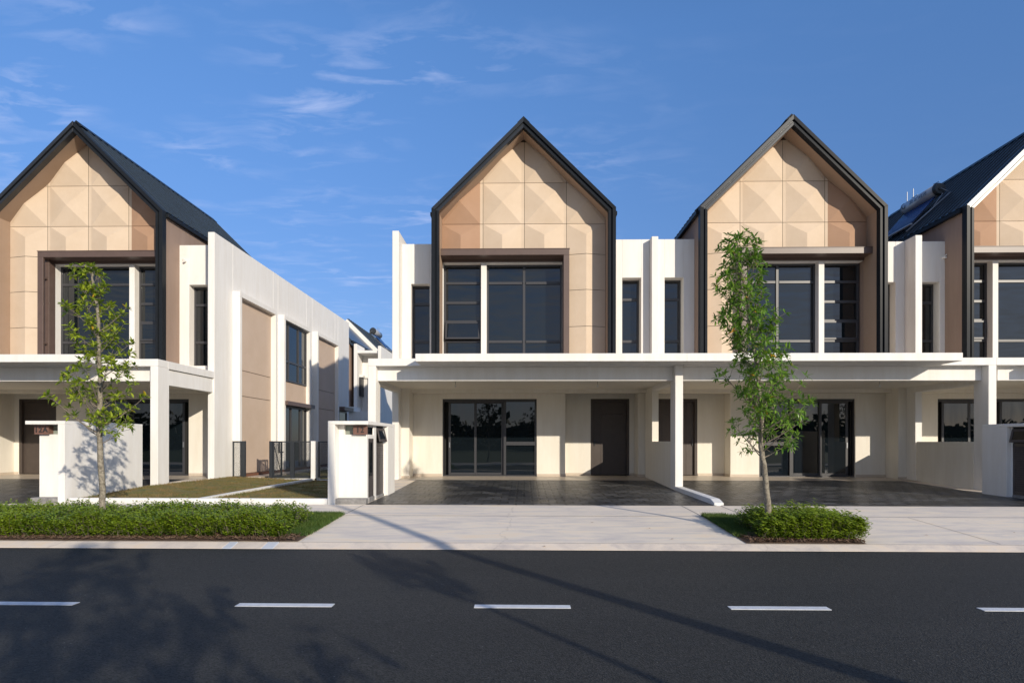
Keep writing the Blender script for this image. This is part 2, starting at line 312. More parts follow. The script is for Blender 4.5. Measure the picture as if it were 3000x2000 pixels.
# ------------------------------------------------------------------ ground
def zg(y):      # walkway and drive level at depth y
    P = [(-400, -1.32), (7.475, -1.32), (7.69, -1.27), (9.58, -1.164), (10.88, -1.13), (13.72, -1.09), (16.1, -1.02), (17.2, -0.985), (60, -0.985)]
    for (a, za), (b, zb) in zip(P, P[1:]):
        if y <= b: return za + (zb - za) * (y - a) / (b - a)
    return P[-1][1]
def sheet(bm, x0, x1, ys, dz=0.0, z=None, mi=0):
    for a, b in zip(ys, ys[1:]):
        za, zb = (zg(a) + dz, zg(b) + dz) if z is None else (z, z)
        f = bm.faces.new([bm.verts.new(p) for p in ((x0, a, za), (x1, a, za), (x1, b, zb), (x0, b, zb))]); f.material_index = mi
b = bm_new(); sheet(b, -1500, 1500, [-1500, 1500], z=-1.45); struct(obj('ground', b, M['earth']))
b = bm_new(); box(b, -80, 80, 2.15, 7.475, -1.44, -1.32); struct(obj('road', b, M['asphalt']))
b = bm_new()
for x0, x1 in [(-16.2, -15.4), (-14.2, -13.4), (-12.2, -11.45), (-10.3, -9.5), (-8.3, -7.55), (-6.35, -5.57), (-4.40, -3.625), (-2.307, -1.53), (-.395, .372), (1.630, 2.412), (3.594, 4.38), (5.5, 6.28), (7.45, 8.2), (9.4, 10.2), (11.4, 12.2), (13.4, 14.2), (15.4, 16.2)]:
    box(b, x0, x1, 4.86, 4.95, -1.319, -1.315)
struct(obj('road_markings', b, M['markwhite']))
# kerb: a sloping slab, with bluish patched lengths
b = bm_new()
def kseg(x0, x1, mi=0, dz=0.0):
    pts = [(7.475, -1.44), (7.475, -1.318 + dz), (7.69, -1.27 + dz), (7.69, -1.44)]
    A = [b.verts.new((x0, y, z)) for y, z in pts]; B = [b.verts.new((x1, y, z)) for y, z in pts]
    for i in range(4):
        f = b.faces.new((A[i], B[i], B[(i + 1) % 4], A[(i + 1) % 4])); f.material_index = mi
    b.faces.new(A).material_index = mi; b.faces.new(list(reversed(B))).material_index = mi
xs = [-60, -3.715, -3.60, -3.23, -3.08, 60]
for i, (x0, x1) in enumerate(zip(xs, xs[1:])): kseg(x0, x1, 1 if i in (1, 3) else 0, 0.001 * (i % 2))
struct(obj('kerb', b, [M['kerb'], M['kerbgrey']], bevel=0.006))
# pavement and aprons
b = bm_new(); sheet(b, -60, 60, [7.69, 8.6, 9.58, 10.88])
for (x0, x1, y0, y1) in [(-2.84, 60, 9.574, 9.586), (-60, -2.84, 10.0, 10.008)]:
    sheet(b, x0, x1, [y0, y1], 0.003, mi=1)
for x in (-2.843, 2.768, 3.45):
    sheet(b, x - .006, x + .006, [9.6, 10.86], 0.003, mi=1)
for x in (-7.2, -5.1, 5.9, 9.0):
    sheet(b, x - .004, x + .004, [7.72, 9.56] if x > 0 else [9.6, 10.86], 0.003, mi=1)
struct(obj('pavement', b, [M['concrete'], mat('pavement_joint', (0.16, 0.15, 0.14), 0.9)]))
# stamped paving of the porches
for nm, x0, x1 in (('driveway', -2.82, 3.40), ('driveway', 3.49, 9.80), ('driveway', -30, -8.95), ('driveway', 10.40, 30)):
    b = bm_new(); sheet(b, x0, x1, [10.88, 13.72, 16.1], 0.004); struct(obj(nm, b, M['paver']))
b = bm_new(); sheet(b, -3.5, 3.4, [10.88, 13.72, 16.1, 17.2, 18], -0.002); sheet(b, 3.4, 30, [10.88, 13.72, 16.1, 17.2, 18], -0.002); sheet(b, -30, -8.29, [10.9, 13.72, 16.1, 17.2, 18], -0.002)
struct(obj('porch_base', b, M['concrete']))
b = bm_new()
for x0, x1 in ((-3.33, 3.36), (3.53, 10.22), (-15, -8.45), (10.4, 17)): 
    x = x0
    while x < x1 - .01:
        xe = min(x + 0.6, x1)
        for ys in ([16.1, 16.698], [16.702, 17.198], [17.202, 17.8]): sheet(b, x + .002, xe - .002, ys, 0.006)
        x = xe
struct(obj('porch_tiles', b, M['tile']))
# planting beds, soil slightly mounded
def bed(x0, x1, y0, y1, m, name, amp=0.02, nx=60, ny=14, base=0.006, zf=None):
    b = bm_new(); g = []
    for j in range(ny + 1):
        row = []
        for i in range(nx + 1):
            x = x0 + (x1 - x0) * i / nx; y = y0 + (y1 - y0) * j / ny
            e = min(1, 6 * min(i / nx, 1 - i / nx, j / ny, 1 - j / ny) + .15)
            zz = (zf(x, y) if zf else zg(y) + base)
            row.append(b.verts.new((x, y, zz + e * amp * (0.6 + noise.noise(Vector((x * 3, y * 3, 0)))))))
        g.append(row)
    for j in range(ny):
        for i in range(nx): b.faces.new((g[j][i], g[j][i + 1], g[j + 1][i + 1], g[j + 1][i]))
    return struct(obj(name, b, m, smooth=True))
bed(-20, -2.843, 7.695, 9.57, M['soil'], 'planting_soil', 0.035, 200, 20)
bed(2.768, 4.25, 7.695, 9.57, M['soil'], 'planting_soil', 0.035, 40, 20)
lawn_z = lambda x, y: -1.075 - 0.035 * (y - 11) / 6 + (0.09 * max(0, min(1, (-6.0 - x) / 2.2)) * max(0, min(1, (y - 11.2) / 2)) if x < -5.92 else -0.01)
bed(-8.27, -5.95, 11.06, 17.25, M['lawn'], 'lawn', 0.03, 60, 60, zf=lawn_z)
bed(-5.87, -3.5, 11.06, 17.25, M['lawn'], 'lawn', 0.03, 60, 60, zf=lawn_z)
bed(-7.9, -3.5, 17.35, 24, M['lawn'], 'lawn', 0.03, 60, 60, zf=lambda x, y: -1.10)
b = bm_new(); box(b, -8.2, -7.55, 17.5, 29, -1.4, -1.03); sheet(b, -8.2, -3.5, [24, 34.5], z=-1.08); struct(obj('side_terrace', b, M['tile']))
b = bm_new(); box(b, -60, 60, -1.2, 2.15, -1.44, -1.25); struct(obj('far_pavement', b, M['concrete']))
b = bm_new(); sheet(b, -80, 80, [-60, -1.2], z=-1.26); struct(obj('far_verge', b, M['verge']))

# white garden kerbs
def garden_kerb(label, x0, x1, y0, y1, z0, z1):
    b = bm_new(); box(b, x0, x1, y0, y1, z0, z1); o = obj('garden_kerb', b, M['kerbwhite'], loc=((x0 + x1) / 2, y0, z0), bevel=0.008); tag(o, label, 'kerb', 'white kerbs edging the lawns')
garden_kerb('long low white kerb between the pavement and the lawns', -8.20, -3.505, 10.92, 11.02, -1.2, -1.03)
garden_kerb('low white kerb running back between the two lawns', -5.965, -5.868, 11.03, 17.30, -1.2, -1.04)
garden_kerb('low white kerb under the left mesh fence and its gate', -8.05, -6.03, 17.24, 17.42, -1.3, -1.06)
garden_kerb('low white kerb under the short mesh fence behind pier 12', -5.84, -3.52, 17.22, 17.40, -1.3, -1.09)
b = bm_new()        # kerb between the two drives, chamfered nose
pr = [(13.70, zg(13.7)), (13.70, -1.0), (11.15, -1.03), (10.92, -1.085), (10.92, -1.14), (12, -1.14)]
A = [b.verts.new((3.36, y, z)) for y, z in pr]; B = [b.verts.new((3.53, y, z)) for y, z in pr]
for i in range(6): b.faces.new((A[i], B[i], B[(i + 1) % 6], A[(i + 1) % 6]))
b.faces.new(A); b.faces.new(list(reversed(B)))
tag(obj('drive_kerb', b, M['kerbwhite'], loc=(3.44, 10.92, -1.13), bevel=0.006), 'low white kerb dividing the two driveways in front of the middle pillar', 'kerb')

# ------------------------------------------------------------------ houses
MS = 0.983; HW = 2.366; EZ = 6.01; AZP = 8.335; YG = 15.82; YP = 16.45
Q = math.sqrt(1 + MS * MS)
def ring_pts(d, c, zb):      # half profile offset inward by d: base, eave, apex, eave, base (local x)
    ap = AZP - Q * d; xl = c - HW + d
    ez = ap - MS * (HW - d)
    return [(xl, zb), (xl, ez), (c, ap), (2 * c - xl, ez), (2 * c - xl, zb)]
def ring(bm, X, d0, d1, y0, y1, c, zb, slopes_only=False, part=None):
    o, i = ring_pts(d0, c, zb), ring_pts(d1, c, zb)
    if slopes_only: o, i = o[1:4], i[1:4]
    if part: o, i = o[part[0]:part[1]], i[part[0]:part[1]]
    n = len(o)
    L = [[bm.verts.new((X(x), y, z)) for x, z in p] for p in (o, i) for y in (y0, y1)]   # o@y0,o@y1,i@y0,i@y1
    for k in range(n - 1):
        bm.faces.new((L[0][k], L[0][k + 1], L[2][k + 1], L[2][k])); bm.faces.new((L[1][k], L[1][k + 1], L[3][k + 1], L[3][k]))
        bm.faces.new((L[0][k], L[0][k + 1], L[1][k + 1], L[1][k])); bm.faces.new((L[2][k], L[2][k + 1], L[3][k + 1], L[3][k]))
    for k in (0, n - 1): bm.faces.new((L[0][k], L[1][k], L[3][k], L[2][k]))

def window(parent, X, name, x0, x1, z0, z1, y, cols, rows, fw=0.05, depth=0.07, skip=(), inner=0.035, label=None):
    """cols/rows: inner mullion positions; every pane gets a slim inner sash"""
    b = bm_new()
    xs = [x0] + list(cols) + [x1]; zs = [z0] + sorted(rows) + [z1]
    box(b, X(x0), X(x0 + fw), y, y + depth, z0, z1); box(b, X(x1 - fw), X(x1), y, y + depth, z0, z1)
    box(b, X(x0 + fw), X(x1 - fw), y, y + depth, z1 - fw, z1); box(b, X(x0 + fw), X(x1 - fw), y, y + depth, z0, z0 + fw)
    for c in cols: box(b, X(c - fw * .7), X(c + fw * .7), y + .002, y + depth, z0 + fw, z1 - fw)
    for r in rows:
        for a, c in zip(xs, xs[1:]):
            box(b, X(a + fw), X(c - fw), y + .004, y + depth, r - fw * .7, r + fw * .7)
    o = obj(name, b, M['frame'], parent, bevel=0.003)
    if label: o['label'] = label
    for i, (a, c) in enumerate(zip(xs, xs[1:])):
        for j, (p, q) in enumerate(zip(zs, zs[1:])):
            if (i, j) in skip: continue
            b = bm_new(); box(b, X(a + fw * .6), X(c - fw * .6), y + depth * .55, y + depth * .7, p + fw * .5, q - fw * .5)
            obj('pane', b, M['glass'], o)
    return o

def panels(root_, X, c, mirror_dark):
    """folded render panels of the gable, cut by the roof line"""
    x_off = c - 3.483
    cols = [(1.299, 2.320, 2.395), (2.405, 3.428, 3.503), (3.513, 4.561, 4.626), (4.636, 5.665, 5.665)]
    cols = [tuple(v + x_off for v in t) for t in cols]
    h = 0.125; g = 0.006
    res = []
    for ci, (a, bx, e) in enumerate(cols):
        cells = [('p', 5.81, 6.905), ('p', 6.905, 8.0), ('l', 1.95 if ci == 3 else 5.0, 5.81)]
        for kind, z0, z1 in cells:
            b = bm_new(); y = YP
            cx = (a + bx) / 2
            if ci == 3 and kind == 'l':
                segs = [(1.95, 3.054), (3.054, 4.025), (4.025, 4.975), (4.975, 5.81)]
            else: segs = [(z0, z1)]
            for s0, s1 in segs:
                A_, B_ = s0 + g, s1 - g
                if kind == 'p':
                    v = [b.verts.new((X(x), yy, z)) for x, yy, z in ((a, y, A_), (bx, y, A_), (bx, y, B_), (a, y, B_), (cx, y - h, (s0 + s1) / 2))]
                    for k in range(4): b.faces.new((v[k], v[(k + 1) % 4], v[4]))
                else:
                    zt = 5.484
                    if s1 < 5.8:
                        v = [b.verts.new((X(x), yy, z)) for x, yy, z in ((a, y, A_), (cx, y - h, A_), (bx, y, A_), (bx, y, B_), (cx, y - h, B_), (a, y, B_))]
                        b.faces.new((v[0], v[1], v[4], v[5])); b.faces.new((v[1], v[2], v[3], v[4]))
                    else:
                        v = [b.verts.new((X(x), yy, z)) for x, yy, z in ((a, y, A_), (cx, y - h, A_), (bx, y, A_), (bx, y, B_), (a, y, B_), (cx, y - h, zt))]
                        b.faces.new((v[0], v[1], v[5], v[4])); b.faces.new((v[1], v[2], v[3], v[5])); b.faces.new((v[3], v[4], v[5]))
                if e > bx:
                    v = [b.verts.new((X(x), y, z)) for x, z in ((bx, A_), (e, A_), (e, B_), (bx, B_))]; f_ = b.faces.new(v); f_.material_index = 1
                # returns to the backing so the sheet has thickness
                for (p, q) in (((a, A_), (e, A_)), ((a, B_), (e, B_))):
                    v = [b.verts.new((X(p[0]), y, p[1])), b.verts.new((X(q[0]), y, q[1])), b.verts.new((X(q[0]), y + .025, q[1])), b.verts.new((X(p[0]), y + .025, p[1]))]
                    b.faces.new(v)
            ap = AZP - Q * 0.178
            for sgn in (-1, 1):
                co = Vector((X(c), 0, ap)); d_ = Vector((X(c + sgn) - X(c), 0, -MS)); nrm = Vector((-d_.z * 1.0, 0, d_.x)).normalized()
                if nrm.z < 0: nrm = -nrm
                bmesh.ops.bisect_plane(b, geom=b.verts[:] + b.edges[:] + b.faces[:], plane_co=co, plane_no=nrm, clear_outer=True)
            if not b.faces: b.free(); continue
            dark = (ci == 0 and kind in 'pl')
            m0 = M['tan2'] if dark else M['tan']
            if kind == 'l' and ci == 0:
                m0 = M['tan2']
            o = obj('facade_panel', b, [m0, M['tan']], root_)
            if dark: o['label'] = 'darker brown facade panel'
    b = bm_new(); pts = ring_pts(0.17, c, 4.97)
    for dy in (.02, .10):
        b.faces.new([b.verts.new((X(x), YP + dy, z)) for x, z in pts])
    obj('panel_backing', b, M['joint'], root_)
    b = bm_new(); box(b, X(4.60 + x_off), X(pts[-1][0]), YP + .02, YP + .35, 1.9, 4.96); obj('panel_backing', b, M['joint'], root_)

def house(x0, s, label, c=3.483, endfin=5.39, end=True, party=True, lowwall=True, back=28.87, awning=True, group='two storey terrace houses', slab_party=6.948, spout=False, side=False, capnotch=False):
    X = lambda x: x0 + s * x
    R = root('terrace_house', (X(3.48), 13.72, zg(13.72)), label, 'house', group)
    W = 6.948
    # ---------------- white upper walls and fins
    b = bm_new()
    if end:
        box(b, X(0.0), X(0.175), 16.25, back, -1.4, endfin)
    # end side wall with slot window  (y 16.7 .. 17.1)
    yw = 16.70
    o0, o1, oz, ob = 0.42, 0.93, 4.28, 2.06
    box(b, X(0.175), X(o0), yw, yw + .4, 1.86, 5.37); box(b, X(o1), X(1.30), yw, yw + .4, 1.86, 5.37)
    box(b, X(o0), X(o1), yw, yw + .4, oz, 5.37); box(b, X(o0), X(o1), yw, yw + .4, 1.86, ob)
    obj('wall', b, M['white'], R, bevel=0.007); b = bm_new()
    if party:
        box(b, X(W - .085), X(W + .085), 16.25, 26, 1.86, 5.395)
    yv = 16.52
    p0, p1 = 6.13, 6.635
    pe = W - .087
    box(b, X(5.68), X(p0), yv, yv + .45, 1.86, 5.405); box(b, X(p1), X(pe), yv, yv + .45, 1.86, 5.405)
    box(b, X(p0), X(p1), yv, yv + .45, 4.38, 5.405); box(b, X(p0), X(p1), yv, yv + .45, 1.86, 2.06)
    obj('wall', b, M['white'], R, bevel=0.007)
    b = bm_new(); box(b, X(0.18), X(W - .09), 17.90, back - .02, -1.4, 5.2); box(b, X(0.3), X(W - .1), 17.16, 17.90, 1.9, 5.1); obj('light_block_core', b, M['dark'], R)  # dark solid boxes added inside so light does not leak through
    window(R, X, 'window', o0, o1 + .0, ob, oz, yw + .26, [], [3.78, 2.74])
    window(R, X, 'window', p0, p1, 2.06, 4.38, yv + .30, [], [3.86, 2.72])
    # ---------------- canopy
    b = bm_new()
    e0 = 0.0 if end else 0.178
    box(b, X(e0), X(W), 13.72, 14.12, 1.685, 1.85)                       # fascia band
    box(b, X(e0 + .175), X(W - .087), 13.93, 14.10, 1.368, 1.683)        # recessed beam
    box(b, X(0.04 if end else 0.178), X(0.175 if end else .26), 14.17, 16.26, 1.295, 1.655)                    # side beam
    box(b, X(e0), X(0.175 if end else .26), 14.12, 16.245, 1.67, 1.85)
    box(b, X(W - .083), X(W - .001), 14.17, 16.19, 1.33, 1.68)
    obj('canopy_beam', b, M['white'], R, bevel=0.006)
    b = bm_new(); box(b, X(1.18), X(slab_party), 13.08, 16.4, 1.705, 1.872) if False else box(b, X(1.18), X(slab_party), 13.08, 13.715, 1.700, 1.868)
    obj('canopy_slab', b, M['white'], R, bevel=0.006)
    b = bm_new(); box(b, X(0.176), X(W - .002), 14.12, 17.0, 1.43, 1.70); box(b, X(0.176), X(W - .002), 16.92, 17.19, 1.335, 1.43); obj('porch_ceiling', b, M['cream'], R)
    b = bm_new(); box(b, X(0.05), X(W), 14.12, 17.0, 1.70, 1.78); obj('flat_roof', b, M['concrete'], R)
    # ---------------- pillars
    def pillar(a0, a1):
        b = bm_new(); box(b, X(a0), X(a1), 13.72, 14.165, -1.2, 1.684); obj('pillar', b, M['white'], R, bevel=0.007)
    if end: pillar(0, 0.175)
    if party: pillar(W - .087, W + .087)
    # ---------------- porch walls
    b = bm_new(); zb = -1.1; zt = 1.6
    d0, d1, dt = 1.216, 3.858, 1.185
    box(b, X(0.39), X(d0), 17.20, 17.75, zb, zt); box(b, X(d1), X(4.655), 17.20, 17.75, zb, zt); box(b, X(d0), X(d1), 17.20, 17.75, dt, zt)
    box(b, X(0.175), X(0.39), 16.62, 17.75, zb, zt)                      # corner column
    f0, f1, ft = 5.423, 6.529, 1.222
    box(b, X(4.655), X(f0), 17.72, 17.89, zb, zt); box(b, X(f1), X(6.67), 17.72, 17.89, zb, zt); box(b, X(f0), X(f1), 17.72, 17.89, ft, zt)
    box(b, X(6.67), X(6.86), 17.1, 17.89, zb, zt)
    obj('porch_wall', b, M['cream'], R, bevel=0.005)
    for q in ((d1 + .01, 4.667, 17.188, 17.2, -1.0), (4.655, 4.667, 17.2, 17.708, -1.0), (4.667, f0 - .01, 17.708, 17.72, -1.0), (f1 + .01, 6.658, 17.708, 17.72, -1.0),
              (6.658, 6.67, 17.1, 17.708, -1.0), (6.658, 6.86, 17.088, 17.1, -1.0), (.39, d0 - .01, 17.188, 17.2, -1.0), (.175, .402, 16.608, 16.62, -1.03)):
        b = bm_new(); box(b, X(q[0]), X(q[1]), q[2], q[3], q[4], q[4] + .09); obj('skirting', b, M['tile'], R)
    # party / low wall between porches
    if party and lowwall:
        b = bm_new(); box(b, X(W - .085), X(W + .085), 14.166, 16.2, -1.2, 0.0); box(b, X(W - .085), X(W + .085), 16.2, 17.95, -1.2, 1.60)
        obj('low_wall', b, M['cream'], R, bevel=0.006)
    if end and lowwall and s == -1 and not side:
        b = bm_new(); box(b, X(0.02), X(.175), 14.166, 16.2, -1.2, 0.0); obj('low_wall', b, M['cream'], R, bevel=0.006)
    # sliding door: two sashes and a fixed light split in two
    y = 17.25
    b = bm_new(); fw = 0.055
    box(b, X(d0), X(d0 + .03), y, y + .14, -.985, dt); box(b, X(d1 - fw), X(d1), y, y + .10, -.985, dt)
    box(b, X(d0 + .03), X(d1 - fw), y, y + .12, dt - .075, dt); box(b, X(d0 + .03), X(d1 - fw), y, y + .14, -.985, -.95)
    box(b, X(2.93), X(3.0), y - .005, y + .12, -.95, dt - .075)
    box(b, X(3.0), X(d1 - fw), y, y + .09, -.115, -.01)
    o = obj('sliding_door', b, M['frame'], R, bevel=0.003)
    b = bm_new(); box(b, X(3.0), X(d1 - fw), y + .05, y + .06, -.95, -.115); obj('pane', b, M['glass'], o)
    b = bm_new(); box(b, X(3.0), X(d1 - fw), y + .05, y + .06, -.01, dt - .075); obj('pane', b, M['glass'], o)
    for k, (a0, a1, yy) in enumerate(((1.375, 2.165, y + .035), (2.10, 2.93, y + .075))):
        b = bm_new(); z0, z1 = -.95, dt - .075
        box(b, X(a0), X(a0 + .065), yy, yy + .035, z0, z1); box(b, X(a1 - .065), X(a1), yy, yy + .035, z0, z1)
        box(b, X(a0 + .065), X(a1 - .065), yy, yy + .035, z1 - .05, z1); box(b, X(a0 + .065), X(a1 - .065), yy, yy + .035, z0, z0 + .07)
        d = obj('sash', b, M['frame'], R, bevel=0.003); d['label'] = 'sliding glass door leaf'
        b = bm_new(); box(b, X(a0 + .06), X(a1 - .06), yy + .014, yy + .022, z0 + .06, z1 - .04); obj('pane', b, M['glass'], d)
        if k == 0:
            b = bm_new(); box(b, X(a0 + .015), X(a0 + .045), yy - .02, yy, -.18, -.03); obj('handle', b, M['steel'], d)
    b = bm_new(); box(b, X(d0 + .03), X(1.45), 17.42, 17.43, -.95, dt); obj('dark_gap', b, M['dark'], R)
    # front door
    b = bm_new(); box(b, X(f0), X(f0 + .075), 17.725, 17.86, -.97, ft); box(b, X(f1 - .075), X(f1), 17.725, 17.86, -.97, ft); box(b, X(f0 + .075), X(f1 - .075), 17.725, 17.86, ft - .075, ft)
    obj('door_frame', b, M['door'], R, bevel=0.004)
    b = bm_new(); box(b, X(f0 + .077), X(f0 + .30), 17.80, 17.86, -.965, ft - .077); box(b, X(f0 + .304), X(f1 - .077), 17.80, 17.86, -.965, .79); box(b, X(f0 + .304), X(f1 - .077), 17.80, 17.86, .794, ft - .077)
    d = obj('front_door', b, M['door'], R, bevel=0.002)
    b = bm_new(); box(b, X(f0 + .11), X(f0 + .14), 17.77, 17.80, -.12, .06); tube(b, (X(f0 + .125), 17.77, -.02), (X(f0 + .22), 17.75, -.02), .009); obj('handle', b, M['frame'], d)
    # ---------------- gable volume
    cx = c
    for sg in (-1, 1):
        b = bm_new(); xo = cx + sg * (HW - .03); xi = cx + sg * (HW - .165)
        box(b, X(min(xo, xi)), X(max(xo, xi)), 15.99, 23.0, 1.78, 5.93)
        obj('side_wall', b, M['taupe'], R, bevel=0.006)
    b = bm_new(); v = [b.verts.new((X(x), 22.9, z)) for x, z in ring_pts(.10, cx, 1.8)]; b.faces.new(v); v = [b.verts.new((X(x), 22.8, z)) for x, z in ring_pts(.10, cx, 1.8)]; b.faces.new(v); obj('rear_gable', b, M['taupe'], R)
    for part in ((0, 2), (1, 3), (2, 4), (3, 5)):      # post, rake, rake, post
        b = bm_new()
        ring(b, X, -0.012, 0.075, YG, 16.0, cx, 1.80, part=part)
        ring(b, X, 0.075, 0.118, YG + .05, 16.0, cx, 1.80, part=part)
        ring(b, X, 0.118, 0.180, YG + .012, 16.0, cx, 1.80, part=part)
        glossy = part == ((1, 3) if s == 1 else (2, 4))
        obj('gable_trim', b, M['flashing'] if glossy else M['trim'], R, bevel=0.003)
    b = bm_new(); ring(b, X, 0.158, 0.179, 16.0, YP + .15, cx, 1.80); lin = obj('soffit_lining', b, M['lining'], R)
    b = bm_new(); ring(b, X, -0.03, 0.06, 16.0, 23.06, cx, 5.9, slopes_only=True)
    yy = 16.2
    while yy < 23.0:     # standing seams down the slope
        for sg in (-1, 1):
            P0 = Vector((X(cx), yy, AZP + .03 * Q)); P1 = Vector((X(cx + sg * (HW + .03)), yy, AZP + .03 * Q - MS * (HW + .03)))
            n_ = Vector((sg * s * MS, 0, 1)).normalized() * .035
            for dx in (0,):
                v = [b.verts.new(p) for p in (P0 + Vector((0, -.012, 0)), P1 + Vector((0, -.012, 0)), P1 + Vector((0, -.012, 0)) + n_, P0 + Vector((0, -.012, 0)) + n_,
                                               P0 + Vector((0, .012, 0)), P1 + Vector((0, .012, 0)), P1 + Vector((0, .012, 0)) + n_, P0 + Vector((0, .012, 0)) + n_)]
                for f in ((0, 1, 2, 3), (7, 6, 5, 4), (3, 2, 6, 7), (1, 5, 6, 2)): b.faces.new([v[i] for i in f])
        yy += 0.27
    rf = obj('roof', b, M['roof'], R, fixn=True)
    b = bm_new()
    ring(b, X, -0.07, -0.03, 15.95, 23.1, cx, 5.9, slopes_only=True)
    bmesh.ops.bisect_plane(b, geom=b.verts[:] + b.edges[:] + b.faces[:], plane_co=Vector((0, 0, AZP - .06)), plane_no=Vector((0, 0, -1)), clear_outer=True)
    obj('ridge_cap', b, M['trim'], rf)
    for sg in (-1, 1):
        b = bm_new(); xo = cx + sg * (HW + .07); xi = cx + sg * (HW - .028)
        box(b, X(min(xo, xi)), X(max(xo, xi)), 16.0, 23.05, EZ - .13, EZ - .03); obj('gutter', b, M['trim'], rf, bevel=0.01)
    panels(R, X, cx, True)
    # ---------------- window hood: brown channel frame standing off the panels
    dx = cx - 3.483
    hl, hr = 1.30 + dx, 4.69 + dx
    b = bm_new()
    box(b, X(hl), X(hr), 16.17, 16.66, 4.90, 5.055)
    box(b, X(hl), X(hr + .012), 16.158, 16.66, 5.055, 5.072)
    box(b, X(hr - .15), X(hr), 16.17, 16.23, 1.9, 4.90)
    box(b, X(hr - .16), X(hr - .002), 16.37, 16.60, 1.9, 4.90)
    for z in (2.6, 4.35): box(b, X(hr - .13), X(hr - .03), 16.23, 16.37, z, z + .05)
    box(b, X(hl), X(hr - .161), 16.56, 16.60, 4.83, 4.90)
    obj('window_hood', b, M['hood'], R, bevel=0.004)
    # white mullion column and lintel
    b = bm_new()
    box(b, X(2.336 + dx), X(2.484 + dx), 16.60, 16.93, 1.9, 4.815); box(b, X(hl + .02), X(4.60 + dx), 16.605, 16.93, 4.815, 4.90); box(b, X(4.535 + dx), X(4.60 + dx), 16.601, 16.93, 1.9, 4.815)
    obj('window_column', b, M['white'], R, bevel=0.004)
    rows = [4.32, 3.785, 3.27, 2.73]
    w1 = window(R, X, 'window', hl + .01, 2.336 + dx, 1.9, 4.815, 16.80, [], rows, skip=((0, 1),))
    # bottom-hung awning sash, propped open
    b = bm_new(); a0, a1 = hl + .05, 2.30 + dx
    hh = .50; box(b, X(a0), X(a1), 0, .03, -hh, -hh + .05); box(b, X(a0), X(a1), 0, .03, -.05, 0); box(b, X(a0), X(a0 + .05), 0, .03, -hh + .05, -.05); box(b, X(a1 - .05), X(a1), 0, .03, -hh + .05, -.05)
    ang = math.radians(-14 if awning else 0)
    Rm = Matrix.Translation((0, 16.77, 3.26)) @ Matrix.Rotation(ang, 4, 'X')
    b.transform(Rm); so = obj('sash', b, M['frame'], w1, bevel=0.003)
    b = bm_new(); box(b, X(a0 + .04), X(a1 - .04), .012, .02, -hh + .04, -.04); b.transform(Rm); obj('pane', b, M['glass'], w1)
    window(R, X, 'window', 2.484 + dx, hr - .155, 1.9, 4.815, 16.80, [3.50 + dx], [4.32, 2.72])
    if spout:
        b = bm_new(); tube(b, (X(1.02), 16.70, 4.93), (X(1.02), 16.60, 4.91), .03); tube(b, (X(1.0), 16.64, 4.95), (X(1.06), 16.62, 4.99), .015); obj('overflow_spout', b, M['white'], R)
    return R, X

H1, X1 = house(-3.502, 1, 'middle terrace house number 12 with an open awning sash, left of the middle pillar', c=3.483, endfin=5.58)
H2, X2 = house(10.394, -1, 'terrace house behind the right hand street tree, darker panels on the right of its gable', c=3.51, party=False, awning=False)
H0, X0 = house(-8.27, -1, 'left end terrace house number 12A with long white parapet side wall', c=3.53, endfin=5.575, spout=True, awning=False, party=True, side=True)
H3, X3 = house(10.218, 1, 'rightmost terrace house cut by the picture edge, solar heater on its roof', c=3.40, end=False, spout=True, awning=False)

# side elevation of the left end house
b = bm_new(); WX = -8.27
def portal(y0, y1, z1, t=0.14, x1=WX + .205):
    box(b, WX - .02, x1, y0, y0 + t, -1.1, z1 - .15); box(b, WX - .02, x1, y1 - t, y1, -1.1, z1 - .15); box(b, WX - .02, x1, y0, y1, z1 - .15, z1)
for y0, y1, z1 in ((17.29, 19.95, 4.25), (20.52, 23.16, 4.25), (23.86, 26.68, 4.28)):  # side frame positions back-projected from image pixels; likewise far house and heater
    portal(y0, y1, z1)
obj('portal_frame', b, M['white'], H0, bevel=0.008)
b = bm_new()
for yj in (17.29, 20.1, 20.5, 23.2, 23.84, 26.72, 27.15): box(b, WX - .01, WX + .004, yj - .006, yj + .006, 4.27, 5.575)
obj('wall_joint', b, M['kerbwhite'], H0)
b = bm_new()
for y0, y1 in ((17.43, 19.81), (24.0, 26.54)):
    for z0, z1 in ((-.95, 1.30), (1.315, 2.045), (2.06, 4.1)): box(b, WX - .02, WX + .05, y0, y1, z0, z1)
box(b, WX - .02, WX + .05, 20.66, 23.02, 1.36, 2.04)
obj('side_panel', b, M['tanside'], H0, bevel=0.004)
b = bm_new(); box(b, WX - .01, WX + .02, 17.43, 19.81, -.95, 4.1); box(b, WX - .01, WX + .02, 24, 26.5, -.95, 4.1); obj('panel_backing', b, M['joint'], H0)
b = bm_new(); box(b, WX - .01, WX + .22, 17.3, 29, -1.2, -.96); obj('skirting', b, M['blackbase'], H0)
b = bm_new(); box(b, WX - .01, WX + .30, 20.60, 23.30, 1.22, 1.36); obj('door_canopy', b, M['hood'], H0, bevel=0.004)
